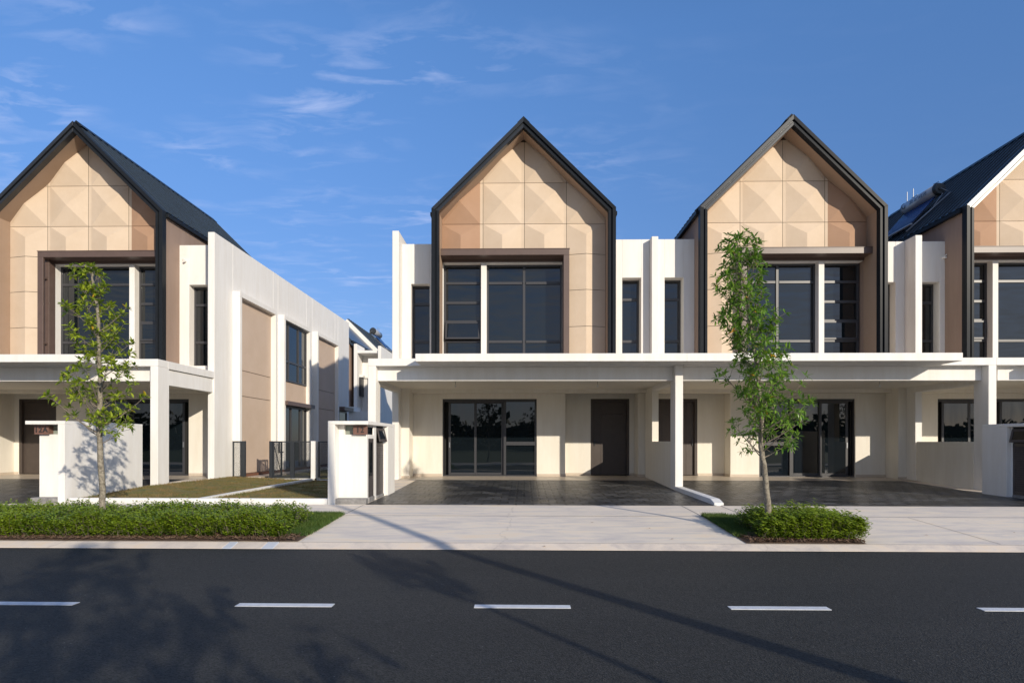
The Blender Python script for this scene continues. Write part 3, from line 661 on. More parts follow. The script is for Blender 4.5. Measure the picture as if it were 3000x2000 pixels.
def side_window(name, y0, y1, z0, z1, ms, zs, x=WX + .03):
    b = bm_new(); fw = .055
    box(b, x - .02, x + .05, y0, y0 + fw, z0, z1); box(b, x - .02, x + .05, y1 - fw, y1, z0, z1); box(b, x - .02, x + .05, y0 + fw, y1 - fw, z0, z0 + fw); box(b, x - .02, x + .05, y0 + fw, y1 - fw, z1 - fw, z1)
    for m_ in ms: box(b, x - .018, x + .052, m_ - .035, m_ + .035, z0 + fw, z1 - fw)
    ys = [y0] + ms + [y1]
    for z_ in zs:
        for a, c_ in zip(ys, ys[1:]): box(b, x - .018, x + .048, a + fw, c_ - fw, z_ - .035, z_ + .035)
    o = obj(name, b, M['frame'], H0, bevel=.003)
    b = bm_new(); box(b, x, x + .012, y0 + .03, y1 - .03, z0 + .03, z1 - .03); obj('pane', b, M['glass'], o)
side_window('window', 20.68, 23.0, 2.06, 4.08, [21.25, 22.2], [2.75])
side_window('side_door', 20.68, 23.0, -.96, 1.20, [21.5, 22.4], [])
b = bm_new(); box(b, WX, WX + .35, 27.0, 28.4, 1.36, 1.52); obj('door_canopy', b, M['hood'], H0)
side_window('rear_door', 27.1, 28.3, -.96, 1.34, [], [])

# ------------------------------------------------------------------ gate piers
def pier(x0, s, label, num, with_plate=True):
    X = lambda x: x0 + s * x
    R = root('gate_pier', (X(.36), 10.9, zg(10.9)), label, 'gate pier', 'white meter box piers beside the drives')
    b = bm_new()
    box(b, X(0), X(.125), 10.90, 13.17, -1.2, .295)                    # outer leg / wall
    box(b, X(0), X(.722), 10.90, 13.17, .295, .360)                    # cap
    box(b, X(.125), X(.235), 11.13, 12.5, -1.2, .295)
    box(b, X(.235), X(.617), 11.13, 12.5, -1.2, .120)
    box(b, X(.235), X(.617), 11.24, 12.5, .120, .295)
    for y0, y1 in ((11.13, 11.235), (11.655, 11.84), (12.455, 12.50)): box(b, X(.617), X(.645), y0, y1, -1.15, .12 if y0 < 11.2 else .295)
    box(b, X(.617), X(.645), 11.235, 11.655, .045, .12)
    box(b, X(.2), X(.722), 12.50, 13.17, -1.2, .295)
    obj('pier_wall', b, M['white'], R, bevel=0.006)
    b = bm_new(); box(b, X(.11), X(.672), 10.945, 11.128, -1.16, -1.03); box(b, X(.6), X(.66), 11.236, 11.654, -1.13, -1.035); box(b, X(.6), X(.66), 11.842, 12.452, -1.12, -1.055)
    obj('plinth', b, M['plinth'], R, bevel=0.012)
    b = bm_new(); box(b, X(.237), X(.615), 11.20, 11.236, .122, .285); obj('light_box', b, M['frost'], R)
    def louvre(y0, y1, z0, z1, zl):
        b = bm_new(); xa, xb = .618, .640
        box(b, X(xa), X(xb), y0, y0 + .05, z0, z1); box(b, X(xa), X(xb), y1 - .05, y1, z0, z1); box(b, X(xa), X(xb), y0 + .05, y1 - .05, z0, z0 + .06); box(b, X(xa), X(xb), y0 + .05, y1 - .05, z1 - .06, z1)
        box(b, X(xa), X(xa + .004), y0 + .05, y1 - .05, z0 + .06, z1 - .06)
        z = z0 + .065
        while z < zl - .04:
            v = [b.verts.new((X(x), y, zz)) for x, y, zz in ((xb + .004, y0 + .05, z), (xb + .004, y1 - .05, z), (xa + .004, y1 - .05, z + .05), (xa + .004, y0 + .05, z + .05))]
            b.faces.new(v)
            v = [b.verts.new((X(x), y, zz)) for x, y, zz in ((xb + .004, y0 + .05, z), (xb + .004, y1 - .05, z), (xa + .004, y1 - .05, z - .004), (xa + .004, y0 + .05, z - .004))]
            b.faces.new(v); z += .045
        return obj('meter_door', b, M['meter'], R)
    d1 = louvre(11.237, 11.653, -1.035, .043, -.66)
    b = bm_new(); box(b, X(.625), X(.632), 11.29, 11.60, -.65, -.03); obj('pane', b, M['glass'], d1)
    louvre(11.842, 12.453, -1.055, -.03, -.09)
    b = bm_new(); box(b, X(.618), X(.63), 11.28, 11.60, .125, .26); obj('meter_window', b, M['glass'], R)
    b = bm_new()      # flap window standing open
    box(b, 0, .022, 0, .05, -.27, 0); box(b, 0, .022, .55, .60, -.27, 0); box(b, 0, .022, .05, .55, -.05, 0); box(b, 0, .022, .05, .55, -.27, -.22)
    Mx = Matrix.Translation((X(.645), 11.845, .25)) @ Matrix.Rotation(math.radians(-12 * s), 4, 'Y') @ Matrix.Diagonal((s, 1, 1, 1))
    b.transform(Mx); fl = obj('meter_flap', b, M['meter'], R, bevel=.003)
    b = bm_new(); box(b, .008, .014, .05, .55, -.22, -.05); b.transform(Mx); obj('pane', b, M['glass'], fl)
    b = bm_new(); box(b, X(.619), X(.63), 11.845, 12.45, -.03, .29); obj('meter_recess', b, M['dark'], R)
    if with_plate:
        p0, p1 = .413, .672
        b = bm_new(); box(b, X(p0), X(p1), 11.05, 11.07, .118, .280); pl = obj('number_plate', b, M['plate'], R, bevel=.002)
        b = bm_new(); box(b, X(p0 + .02), X(p1 - .08), 11.07, 11.2, .13, .27); obj('plate_bracket', b, M['plate'], pl)
        cxp = X((p0 + p1) / 2)
        me = text_mesh(num, .135, .004, Matrix.Translation((cxp, 11.043, .197)) @ Matrix.Rotation(math.radians(90), 4, 'X'), 1.15, .002)
        link('house_number', me, M['digit'], pl)
    return R
pier(-3.502, 1, 'white gate pier with brown number plate 12', '12')
pier(-8.27, -1, 'white gate pier with number plate 12A, its long side shaded by the left tree', '12A')
pier(10.394, -1, 'shaded white gate pier with grey louvre door at the right picture edge', '14', False)

# ------------------------------------------------------------------ mesh fence and gate in the side garden
M['fence'] = mat('fence_metal', (0.022, 0.026, 0.032), 0.5)
def expanded(b, p0, p1, z0, z1, thick=0.006):
    """diamond mesh as real strands between two plan points"""
    p0 = Vector(p0); p1 = Vector(p1); L = (p1 - p0).length; d = (p1 - p0) / L; nrm = Vector((-d.y, d.x))
    cw, ch = 0.034, 0.022
    ncol = max(1, int(L / cw)); nrow = int((z1 - z0) / ch)
    for i in range(ncol):
        for j in range(nrow):
            for (ua, ub) in ((0, .5), (1, .5)):
                a = p0 + d * ((i + ua) * L / ncol); c = p0 + d * ((i + ub) * L / ncol)
                for (za, zc) in ((z0 + j * ch + ch / 2, z0 + j * ch), (z0 + j * ch + ch / 2, z0 + (j + 1) * ch)):
                    v = [b.verts.new((a.x, a.y, za - thick / 2)), b.verts.new((c.x, c.y, zc - thick / 2)), b.verts.new((c.x, c.y, zc + thick / 2)), b.verts.new((a.x, a.y, za + thick / 2))]
                    b.faces.new(v)
def fpanel(R, x0, x1, y=17.3, posts=(), z0=-1.05, z1=-.005, f=.035):
    b = bm_new()
    box(b, x0, x0 + f, y, y + .04, z0 + .02, z1); box(b, x1 - f, x1, y, y + .04, z0 + .02, z1); box(b, x0 + f, x1 - f, y, y + .04, z1 - f, z1); box(b, x0 + f, x1 - f, y, y + .04, z0 + .02, z0 + .02 + f)
    obj('fence_frame', b, M['fence'], R)
    for a, c in posts:
        b = bm_new(); box(b, a, c, y - .015, y + .055, z0 - .06, z1 + .004); obj('fence_post', b, M['fence'], R)
    b = bm_new(); expanded(b, (x0 + f, y + .02), (x1 - f, y + .02), z0 + .055, z1 - f); obj('fence_mesh', b, M['fence'], R)
R = root('mesh_fence', (-8.1, 17.3, -1.06), 'short dark mesh fence panel against the tall white side wall', 'fence', 'dark mesh fences of the side garden')
fpanel(R, -8.05, -7.99 + .0 + .0 + .0, ) if False else fpanel(R, -8.06, -7.985, 17.3) if False else fpanel(R, -8.262, -7.99, 17.27, ((-7.99, -7.90),))
R = root('mesh_fence', (-6.6, 17.3, -1.06), 'long dark mesh fence panel between the gate gap and the white post', 'fence', 'dark mesh fences of the side garden')
fpanel(R, -7.13, -6.02, 17.3, ((-7.223, -7.135), (-6.626, -6.514)))
R = root('mesh_fence', (-4.8, 17.3, -1.06), 'dark mesh fence panel partly hidden behind the number 12 pier', 'fence', 'dark mesh fences of the side garden')
fpanel(R, -5.83, -3.6, 17.3, ((-4.7, -4.6),))
R = root('garden_gate', (-7.15, 17.36, -1.06), 'narrow dark mesh gate leaf standing open behind the long fence panel', 'gate')
b = bm_new()
gx = -7.15
for y0, y1, z0, z1 in ((17.37, 17.41, -1.03, -.01), (17.97, 18.01, -1.03, -.01), (17.41, 17.97, -.05, -.01), (17.41, 17.97, -1.03, -.99), (17.80, 17.83, -.32, -.05)): box(b, gx - .02, gx + .02, y0, y1, z0, z1)
box(b, gx - .02, gx + .02, 17.80, 17.97, -.35, -.32)
tube(b, (gx, 17.41, -.08), (gx, 17.97, -.95), .012)
obj('gate_frame', b, M['fence'], R)
b = bm_new(); expanded(b, (gx, 17.41), (gx, 17.97), -.99, -.05); obj('gate_mesh', b, M['fence'], R)
b = bm_new(); box(b, gx + .02, gx + .05, 17.78, 18.03, -.34, -.31); obj('latch', b, M['fence'], R)
b = bm_new(); box(b, -5.981, -5.868, 17.12, 17.6, -1.2, .0)
tag(obj('garden_post', b, M['kerbwhite'], loc=(-5.92, 17.12, -1.06), bevel=.006), 'white square post where the two mesh fences meet', 'post')

# ------------------------------------------------------------------ hanging bulbs
def bulb(x, y, label):
    R = root('light_bulb', (x, y, 1.43), label, 'light bulb', 'bare bulbs hanging in the porches')
    b = bm_new(); tube(b, (x, y, 1.45), (x, y, 1.335), .004, seg=6); obj('cord', b, M['frame'], R)
    b = bm_new(); bmesh.ops.create_uvsphere(b, u_segments=10, v_segments=8, radius=.022, matrix=Matrix.Translation((x, y, 1.30))); obj('bulb', b, M['bulb'], R, smooth=True)
bulb(-1.62, 14.5, 'small bare bulb hanging over the sliding door of number 12')
bulb(1.73, 14.5, 'small bare bulb hanging left of the front door of number 12')
bulb(8.30, 14.5, 'small bare bulb hanging in the right hand porch')

# ------------------------------------------------------------------ solar water heaters
def heater(tx, y0, y1, tz, sgn, label, arm=True, scale=1.0, lettering=True, roofx=None):
    R = root('solar_heater', (tx, y0, tz - .5), label, 'solar water heater', 'solar water heaters on the roofs')
    r = .185 * scale
    b = bm_new(); tube(b, (tx, y0 + .03, tz), (tx, y1, tz), r, seg=28); t_ = obj('tank', b, M['tankgrey'], R, smooth=False)
    for p in t_.data.polygons:
        if len(p.vertices) == 4: p.use_smooth = True
    capm = mat('tank_cap', (0.03, 0.033, 0.036), 0.3)
    b = bm_new(); tube(b, (tx, y0 - .05, tz), (tx, y0 + .03, tz), r * .82, r * 1.06, seg=28); tube(b, (tx, y0 - .075, tz), (tx, y0 - .05, tz), r * .3, seg=16); obj('end_cap', b, capm, R)
    b = bm_new(); tube(b, (tx, y1, tz), (tx, y1 + .05, tz), r * 1.05, r * .9, seg=28); obj('end_cap', b, capm, R)
    # panel of vacuum tubes lying down the slope
    px, pz = tx + sgn * .02, tz - r * .75; qx, qz = tx + sgn * .78 * scale, tz - r * .75 - .86 * scale
    b = bm_new(); n = 26
    for i in range(n):
        y = y0 + .12 + (y1 - y0 - .12) * i / (n - 1)
        tube(b, (px, y, pz), (qx, y, qz), .021 * scale, seg=6)
    obj('collector_tubes', b, mat('vacuum_tube', (0.02, 0.065, 0.20), 0.15, spec=0.6), R, smooth=True)
    b = bm_new(); v = [b.verts.new(p) for p in ((px, y0 + .08, pz - .05), (px, y1 + .04, pz - .05), (qx, y1 + .04, qz - .05), (qx, y0 + .08, qz - .05))]; b.faces.new(v); obj('reflector', b, M['steel'], R)
    b = bm_new(); tube(b, (qx, y0 + .05, qz), (qx, y1 + .1, qz), .03 * scale, seg=8)
    obj('manifold', b, M['tankgrey'], R)
    for y in (y0 - .15, y1 - .1):
        b = bm_new()
        tube(b, (tx + sgn * -.22, y, tz - .16), (tx + sgn * 1.05 * scale, y, tz - 1.30 * scale), .024, seg=8)
        tube(b, (tx, y, tz - r), (tx + sgn * .3, y, tz - .62 * scale), .015, seg=6)
        if y < y0: tube(b, (tx, y0 - .07, tz), (tx - sgn * .22, y0 - .15, tz - .16), .012, seg=6)
        obj('stand', b, M['steel'], R, smooth=True)
    b = bm_new()
    for y, h in ((y0 + (y1 - y0) * .78, .32), (y0 + (y1 - y0) * .98, .34)): tube(b, (tx, y, tz + r * .8), (tx, y, tz + r + h), .012, seg=6)
    tube(b, (tx, y1 - .55, tz + r), (tx, y1 - .55, tz + r + .05), .012, seg=6); tube(b, (tx, y1 - .55, tz + r + .05), (tx, y1 - .25, tz + r + .05), .009, seg=6)
    tube(b, (tx, y0 + .25, tz + r), (tx, y0 + .25, tz + r + .06), .012, seg=6); tube(b, (tx, y0 + .25, tz + r + .06), (tx, y0, tz + r + .04), .009, seg=6)
    obj('pipes', b, M['steel'], R)
    if lettering:
        # lettering wrapped on the side of the tank that faces down the slope
        ymid = y0 + (y1 - y0) * .52
        me = text_mesh('Solarwave', .20, 0, Matrix.Identity(4), 1.0)
        me2 = text_mesh('U', .30, 0, Matrix.Identity(4), 1.0, .004)
        th0 = math.radians(172 if sgn < 0 else 8)
        for m_, off in ((me, -.10), (me2, .60)):
            for v in m_.vertices:
                u, h_ = v.co.x, v.co.y
                th = th0 - h_ / r if sgn < 0 else th0 + h_ / r
                rr = r + .004
                v.co = Vector((tx + rr * math.cos(th), ymid + (off - u if sgn < 0 else u), tz + rr * math.sin(th)))
        link('brand_lettering', me, M['digit'], R); link('brand_emblem', me2, M['digit'], R)
    return R
heater(12.20, 18.30, 19.85, 7.42, -1, 'grey cylinder solar heater with blue collector on the rightmost roof')

# ------------------------------------------------------------------ far house seen between the two blocks
FH = root('far_house', (-11.9, 35, -1.0), 'distant white house with dark roof seen in the gap between the two blocks', 'house')
b = bm_new()
box(b, -9.72, -9.54, 34.9, 36.6, -1, 5.55); box(b, -9.54, -8.34, 35.0, 36.6, 5.03, 5.19)
box(b, -8.34, -8.16, 34.9, 49, -1, 5.43); box(b, -9.54, -8.34, 36.1, 36.6, 1.9, 5.03)
box(b, -10.4, -8.0, 33.6, 34.89, -1, 1.62); box(b, -10.5, -9.3, 33.45, 34.89, 1.62, 1.88); box(b, -13.9, -8.35, 36.7, 48.9, -1, 5.2)
obj('wall', b, M['white'], FH, bevel=.01)
b = bm_new(); box(b, -9.52, -8.36, 35.75, 36.15, -1, 1.9); box(b, -9.53, -9.3, 35.4, 35.8, 3.7, 3.82); box(b, -9.53, -8.36, 36.0, 36.1, 3.7, 3.82); obj('sill', b, M['white'], FH)
b = bm_new(); box(b, -9.50, -9.44, 35.3, 36.05, 2.6, 3.7); box(b, -9.2, -8.5, 36.03, 36.08, 1.9, 3.7); o = obj('window', b, M['frame'], FH)
b = bm_new(); box(b, -9.15, -8.55, 36.01, 36.025, 1.95, 3.65); obj('pane', b, M['glass'], o)
b = bm_new(); box(b, -13.8, -9.95, 34.9, 41.4, 1.8, 5.7); obj('side_wall', b, M['taupe'], FH)
def gab(b, y0, y1, cx, hw, za, t=.1):
    for sg in (-1, 1):
        v = [b.verts.new(p) for p in ((cx, y0, za), (cx + sg * hw, y0, za - MS * hw), (cx + sg * hw, y1, za - MS * hw), (cx, y1, za), (cx, y0, za - t), (cx + sg * hw, y0, za - MS * hw - t), (cx + sg * hw, y1, za - MS * hw - t), (cx, y1, za - t))]
        for f in ((0, 1, 2, 3), (4, 5, 6, 7), (0, 1, 5, 4), (1, 2, 6, 5), (2, 3, 7, 6), (3, 0, 4, 7)): b.faces.new([v[i] for i in f])
b = bm_new(); gab(b, 34.8, 41.5, -11.95, 2.15, 7.85, .3); gab(b, 41.6, 54, -12.0, 2.7, 8.34, .2)
for k in range(24):
    y = 41.9 + k * .5; gab(b, y, y + .04, -12.0, 2.7, 8.38, .1)
obj('roof', b, M['roof'], FH)
b = bm_new(); gab(b, 41.42, 41.6, -12.0, 2.5, 8.26, .42); obj('rake_board', b, M['white'], FH)
b = bm_new(); box(b, -9.85, -9.72, 34.8, 41.5, 5.6, 5.72); obj('gutter', b, M['trim'], FH)
heater(-11.75, 47.5, 49.6, 8.55, 1, 'tiny solar heater on the distant roof between the blocks', scale=1.35, lettering=False)

# ------------------------------------------------------------------ vegetation
rng = np.random.default_rng(7)
def rot_basis(d):
    d = d / (np.linalg.norm(d) + 1e-9)
    a = np.cross(d, [0, 0, 1.0]); 
    if np.linalg.norm(a) < 1e-3: a = np.array([1.0, 0, 0])
    a = a / np.linalg.norm(a); return d, a, np.cross(a, d)
class Leaves:
    def __init__(s): s.V = []; s.F = []; s.v = []
    def leaf(s, p, d, n, L, W, droop=0.0, var=0.5):
        """six-point folded leaf"""
        d, a, u = rot_basis(np.asarray(d)); 
        k = len(s.V)
        ca, sa = math.cos(n), math.sin(n)
        side = a * ca + u * sa; up = -a * sa + u * ca
        c1 = p + d * L * .45 + up * L * 0.04; tip = p + d * L - up * L * droop
        s.V += [p, p + d * L * .35 + side * W * .5 + up * W * .18, p + d * L * .7 + side * W * .38 - up * L * droop * .4 + up * W * .1, tip, p + d * L * .7 - side * W * .38 - up * L * droop * .4 + up * W * .1, p + d * L * .35 - side * W * .5 + up * W * .18]
        m = len(s.V); s.V += [p + d * L * .5 - up * L * droop * .15]
        s.F += [(k, k + 1, m), (k + 1, k + 2, m), (k + 2, k + 3, m), (k + 3, k + 4, m), (k + 4, k + 5, m), (k + 5, k, m)]
        s.v += [var] * 6
    def rosette(s, p, d, n, L, W, spread, droop, rg, bias=0.0):
        d, a, u = rot_basis(np.asarray(d)); ph = rg.uniform(0, 6.28)
        for i in range(n):
            t = ph + 2.4 * i; sp = spread * rg.uniform(.6, 1.25)
            dd = d * math.cos(sp) + (a * math.cos(t) + u * math.sin(t)) * math.sin(sp)
            s.leaf(p + dd * .006, dd, rg.uniform(-.6, .6), L * rg.uniform(.65, 1.15), W * rg.uniform(.8, 1.15), droop, min(1, max(0, rg.uniform(0, 1) ** 1.0 + bias)))
def tree(name, label, base, trunk, r0, crown, nb, sub, ros, L, W, spread, droop, leafm, seed, cat='tree', up=0.6, group=None):
    """trunk: list of (x, y, z) points; crown(z) -> (radius, x centre, y centre) or None"""
    rg = np.random.default_rng(seed)
    R = root(name, base, label, cat, group)
    b = bm_new(); T = [np.array(p, float) for p in trunk]; n = len(T)
    def rad(t): return r0 * (1 - .80 * t) + .003
    # smooth trunk with small irregularities
    pts = []
    for i in range(n - 1):
        for k in range(5): pts.append(T[i] + (T[i + 1] - T[i]) * k / 5 + np.array([rg.normal(0, .004), rg.normal(0, .004), 0]))
    pts.append(T[-1]); m = len(pts); seg = 10; rings = []
    for i, p in enumerate(pts):
        rr = rad(i / (m - 1)) * (1 + rg.normal(0, .04)) * (1.25 if i == 0 else 1)
        rings.append([b.verts.new(p + np.array([rr * math.cos(6.283 * q / seg), rr * math.sin(6.283 * q / seg), 0])) for q in range(seg)])
    for A_, B_ in zip(rings, rings[1:]):
        for q in range(seg): b.faces.new((A_[q], A_[(q + 1) % seg], B_[(q + 1) % seg], B_[q]))
    obj('trunk', b, M['bark'], R, smooth=True)
    zs = [p[2] for p in pts]
    def at(z):
        for p, q in zip(pts, pts[1:]):
            if p[2] <= z <= q[2]: return p + (q - p) * (z - p[2]) / (q[2] - p[2] + 1e-9)
        return pts[-1]
    bb = bm_new(); LV = Leaves()
    zc = [z for z in np.linspace(crown[0][0], crown[-1][0], 60)]
    def prof(z):
        for (za, ra, xa, ya), (zb, rb, xb, yb) in zip(crown, crown[1:]):
            if za <= z <= zb:
                t = (z - za) / (zb - za); return ra + (rb - ra) * t, xa + (xb - xa) * t, ya + (yb - ya) * t
        return crown[-1][1:]
    for i in range(nb):
        z = crown[0][0] + (crown[-1][0] - crown[0][0]) * ((i + rg.uniform(-.4, .4)) / nb); z = max(crown[0][0], z)
        rr, xc, yc = prof(z); rr *= rg.uniform(.55, 1.12)
        th = 2.4 * i + rg.uniform(-.5, .5)
        tip = np.array([xc + rr * math.cos(th), yc + rr * math.sin(th), z + rg.uniform(-.04, .08)])
        st = at(z - rr * up); ctrl = st + (tip - st) * .5 + np.array([0, 0, -rr * .12])
        path = [st * (1 - t) ** 2 + 2 * ctrl * t * (1 - t) + tip * t * t for t in np.linspace(0, 1, 6)]
        rb = max(.0035, .011 * rr / .5)
        for k in range(5): tube(bb, path[k], path[k + 1], rb * (1 - .16 * k), rb * (1 - .16 * (k + 1)), seg=5, caps=False)
        ns = max(2, int(sub * (.4 + rr)))
        for q in range(ns):
            t = rg.uniform(.25, 1.0); k = min(4, int(t * 5)); p = path[k] + (path[k + 1] - path[k]) * (t * 5 - k)
            dirn = (path[k + 1] - path[k]); dirn = dirn / (np.linalg.norm(dirn) + 1e-9)
            o_ = dirn * .5 + rg.normal(0, .55, 3) + np.array([0, 0, .35]); o_ /= np.linalg.norm(o_)
            ln = rg.uniform(.05, .20) * (.6 + rr)
            e = p + o_ * ln
            tube(bb, p, e, .0032, .002, seg=4, caps=False)
            LV.rosette(e, o_ + np.array([0, 0, .25 - droop]), ros, L, W, spread, droop, rg)
            if rg.uniform() < .6: LV.rosette(p + o_ * ln * .5, o_, max(3, ros // 2), L * .85, W, spread * 1.15, droop, rg)
        LV.rosette(path[-1], path[-1] - path[-2] + np.array([0, 0, .02]), ros + 1, L, W, spread, droop, rg)
    LV.rosette(pts[-1], np.array([0, 0, 1.0]), ros + 2, L, W, spread, droop, rg)
    obj('branches', bb, M['twig'], R, smooth=True)
    me = quads_mesh('crown', np.array(LV.V), LV.F, LV.v); link('crown', me, leafm, R)
    return R
tree('street_tree', 'slender young tree with olive rosette leaves in front of the number 12A pier', (-5.823, 8.40, zg(8.40)),  # trunk and crown points of this tree and the next scaled about the camera
     [(-5.823, 8.400, -1.250), (-5.842, 8.400, -0.573), (-5.890, 8.400, 0.191), (-5.870, 8.400, 0.764), (-5.890, 8.400, 1.336), (-5.909, 8.400, 1.814), (-5.966, 8.400, 2.148), (-5.995, 8.400, 2.405)], .041,
     [(0.190, 0.30, -5.80, 8.400), (0.430, 0.52, -5.84, 8.400), (0.811, 0.56, -5.86, 8.400), (1.193, 0.40, -5.87, 8.400), (1.575, 0.31, -5.91, 8.400), (2.005, 0.25, -5.97, 8.400), (2.291, 0.20, -6.052, 8.400), (2.405, 0.095, -6.071, 8.400)],
     48, 8, 7, .086, .034, 1.15, .10, M['leafA'], 3, up=.75)
tree('street_tree', 'taller leafy tree leaning left with a few orange leaves in front of the right house', (3.233, 8.20, zg(8.20)),
     [(3.238, 8.200, -1.250), (3.224, 8.200, -0.792), (3.187, 8.200, -0.373), (3.131, 8.200, 0.000), (3.154, 8.200, 0.373), (3.094, 8.200, 0.839), (3.028, 8.200, 1.398), (2.935, 8.200, 1.957), (2.851, 8.200, 2.423), (2.823, 8.200, 2.656)], .040,
     [(0.093, 0.391, 3.261, 8.200), (0.373, 0.52, 3.300, 8.200), (0.699, 0.48, 3.187, 8.200), (1.072, 0.42, 3.120, 8.200), (1.491, 0.40, 3.020, 8.200), (1.910, 0.33, 2.889, 8.200), (2.330, 0.317, 2.814, 8.200), (2.590, 0.205, 2.814, 8.200), (2.684, 0.075, 2.795, 8.200)],
     78, 11, 7, .092, .026, 1.2, .16, M['leafB'], 11, up=.8)

def hedge(label, x0, x1, y0, y1, h, n, seed, leafm, yellow, ends=(0, 0)):
    rg = np.random.default_rng(seed); R = root('hedge', ((x0 + x1) / 2, (y0 + y1) / 2, zg((y0 + y1) / 2)), label, 'hedge', 'clipped hedges in the planting strip')
    LV = Leaves(); bb = bm_new(); nshoot = n
    for i in range(nshoot):
        x = rg.uniform(x0, x1); y = rg.uniform(y0, y1) if rg.uniform() < .72 else y0 + abs(rg.normal(0, .06))
        hh = h * (1 + .22 * noise.noise(Vector((x * 1.5, y * 2, seed))) + .34 * noise.noise(Vector((x * 6, y * 6, seed))))
        e = min(1, ((x - x0) + .05) / .14, ((x1 - x) + .05) / .14, ((y - y0) + .06) / .10, ((y1 - y) + .06) / .12)
        hh *= max(.25, math.sqrt(max(0, e)))
        zb = zg(y) + .01
        ztop = zb + hh * (1.18 if rg.uniform() < .06 else rg.uniform(.90, 1.03))
        z0 = zb + hh * rg.uniform(.0, .9) if rg.uniform() < .55 else ztop - .10
        p = np.array([x, y, max(z0, zb + .02)]); lean = np.array([rg.normal(0, .6), -abs(rg.normal(.45, .5)) if y < y0 + .3 else rg.normal(0, .5), .8]); lean /= np.linalg.norm(lean)
        Ls = rg.uniform(.07, .14)
        if p[2] + Ls * lean[2] > ztop: p[2] = ztop - Ls * lean[2]
        if rg.uniform() < .25: tube(bb, p - np.array([0, 0, .05]), p + lean * Ls, .002, .0012, seg=3, caps=False)
        for k in range(7):
            t = k / 6; q = p + lean * Ls * t; a = 2.4 * k + rg.uniform(0, 1)
            d = np.array([math.cos(a), math.sin(a), .05 + .55 * t])
            vv = rg.uniform(0, .9) * .7 + .25 * t - .05 + yellow(x, y)
            LV.leaf(q, d, rg.uniform(-.5, .5), rg.uniform(.034, .056), rg.uniform(.018, .027), .15, min(.92, max(0, vv)) if rg.uniform() < .985 else .98)
    obj('stems', bb, M['twig'], R)
    me = quads_mesh('foliage', np.array(LV.V), LV.F, LV.v); link('foliage', me, leafm, R)
    # woody core so the soil does not shine through the middle
    b = bm_new()
    for i in range(int(n / 40)):
        x = rg.uniform(x0 + .1, x1 - .1); y = rg.uniform(y0 + .1, y1 - .1); zb = zg(y)
        tube(b, (x, y, zb), (x + rg.normal(0, .06), y + rg.normal(0, .06), zb + h * .8), .005, .002, seg=4, caps=False)
    obj('woody_stems', b, M['bark'], R)
yl = lambda x, y: .10 * noise.noise(Vector((x * 1.2, y, 0))) + (.22 if x < -6.6 else 0)
hedge('long low hedge along the kerb at the left under the slender tree', -9.5, -3.10, 7.82, 8.90, .285, 10500, 5, M['leafH'], yl)
hedge('short square hedge around the foot of the right hand tree', 3.02, 4.30, 7.82, 8.72, .30, 3000, 9, M['leafH'], lambda x, y: .16 * (x - 3.2) + .1 * noise.noise(Vector((x * 2, y, 3))))

def grass(name, n, px, py, zf, hgt, m, seed, ok=None, kind='stuff', dens=None):
    rg = np.random.default_rng(seed); V = []; Fc = []; var = []
    x = rg.uniform(px[0], px[1], n); y = rg.uniform(py[0], py[1], n)
    for i in range(n):
        xx, yy = x[i], y[i]
        if ok and not ok(xx, yy): continue
        z = zf(xx, yy); h = hgt * rg.uniform(.5, 1.4); a = rg.uniform(0, 6.28); w_ = .004; lx, ly = rg.normal(0, h * .5, 2)
        k = len(V); dx, dy = math.cos(a) * w_, math.sin(a) * w_
        V += [(xx - dx, yy - dy, z), (xx + dx, yy + dy, z), (xx + lx, yy + ly, z + h)]; Fc.append((k, k + 1, k + 2))
        var.append(min(.99, max(0, .5 + .55 * noise.noise(Vector((xx * 2.2, yy * 2.2, seed))) + rg.normal(0, .2))))
    me = quads_mesh(name, V, Fc, var); o = link(name, me, m); o['kind'] = kind; return o
grass('lawn_grass', 60000, (-8.25, -3.52), (11.04, 17.22), lambda x, y: lawn_z(x, y) + .005, .035, M['grass'], 1, ok=lambda x, y: not (-5.97 < x < -5.86))
grass('verge_grass', 26000, (-3.45, -2.80), (7.95, 9.60), lambda x, y: zg(y) + .015, .05, M['grassG'], 2, ok=lambda x, y: x < -2.84 + rng.normal(0, .03) and (y > 8.9 or x > -3.3) and rng.uniform() < (y - 7.9) / .5)
grass('verge_grass', 12000, (2.75, 3.12), (8.0, 9.60), lambda x, y: zg(y) + .015, .05, M['grassG'], 4, ok=lambda x, y: rng.uniform() < (y - 7.9) / .5)
grass('verge_grass', 16000, (-9, -3.1), (8.9, 9.60), lambda x, y: zg(y) + .012, .045, M['grassG'], 6)
grass('verge_grass', 9000, (3.1, 4.24), (8.85, 9.58), lambda x, y: zg(y) + .012, .045, M['grassG'], 8)
# mulch chips on the bare edge of the beds
def chips(x0, x1, n, seed):
    rg = np.random.default_rng(seed); V = []; Fc = []
    for i in range(n):
        x = rg.uniform(x0, x1); y = rg.uniform(7.70, 8.05); z = zg(y) + .03 + rg.uniform(0, .012); a = rg.uniform(0, 6.28); L = rg.uniform(.01, .03); w_ = rg.uniform(.003, .008)
        d = Vector((math.cos(a), math.sin(a), rg.normal(0, .3))) * L; s_ = Vector((-math.sin(a), math.cos(a), rg.normal(0, .5))) * w_; p = Vector((x, y, z)); k = len(V)
        V += [tuple(p - d - s_), tuple(p + d - s_), tuple(p + d + s_), tuple(p - d + s_)]; Fc.append((k, k + 1, k + 2, k + 3))
    me = bpy.data.meshes.new('bark_mulch'); me.from_pydata(V, [], Fc); struct(link('bark_mulch', me, mat('mulch_chip', (0.22, 0.135, 0.085), .9, var=.7, vscale=25)), 'stuff')
chips(-9, -2.9, 5000, 1); chips(2.82, 4.25, 1400, 2)
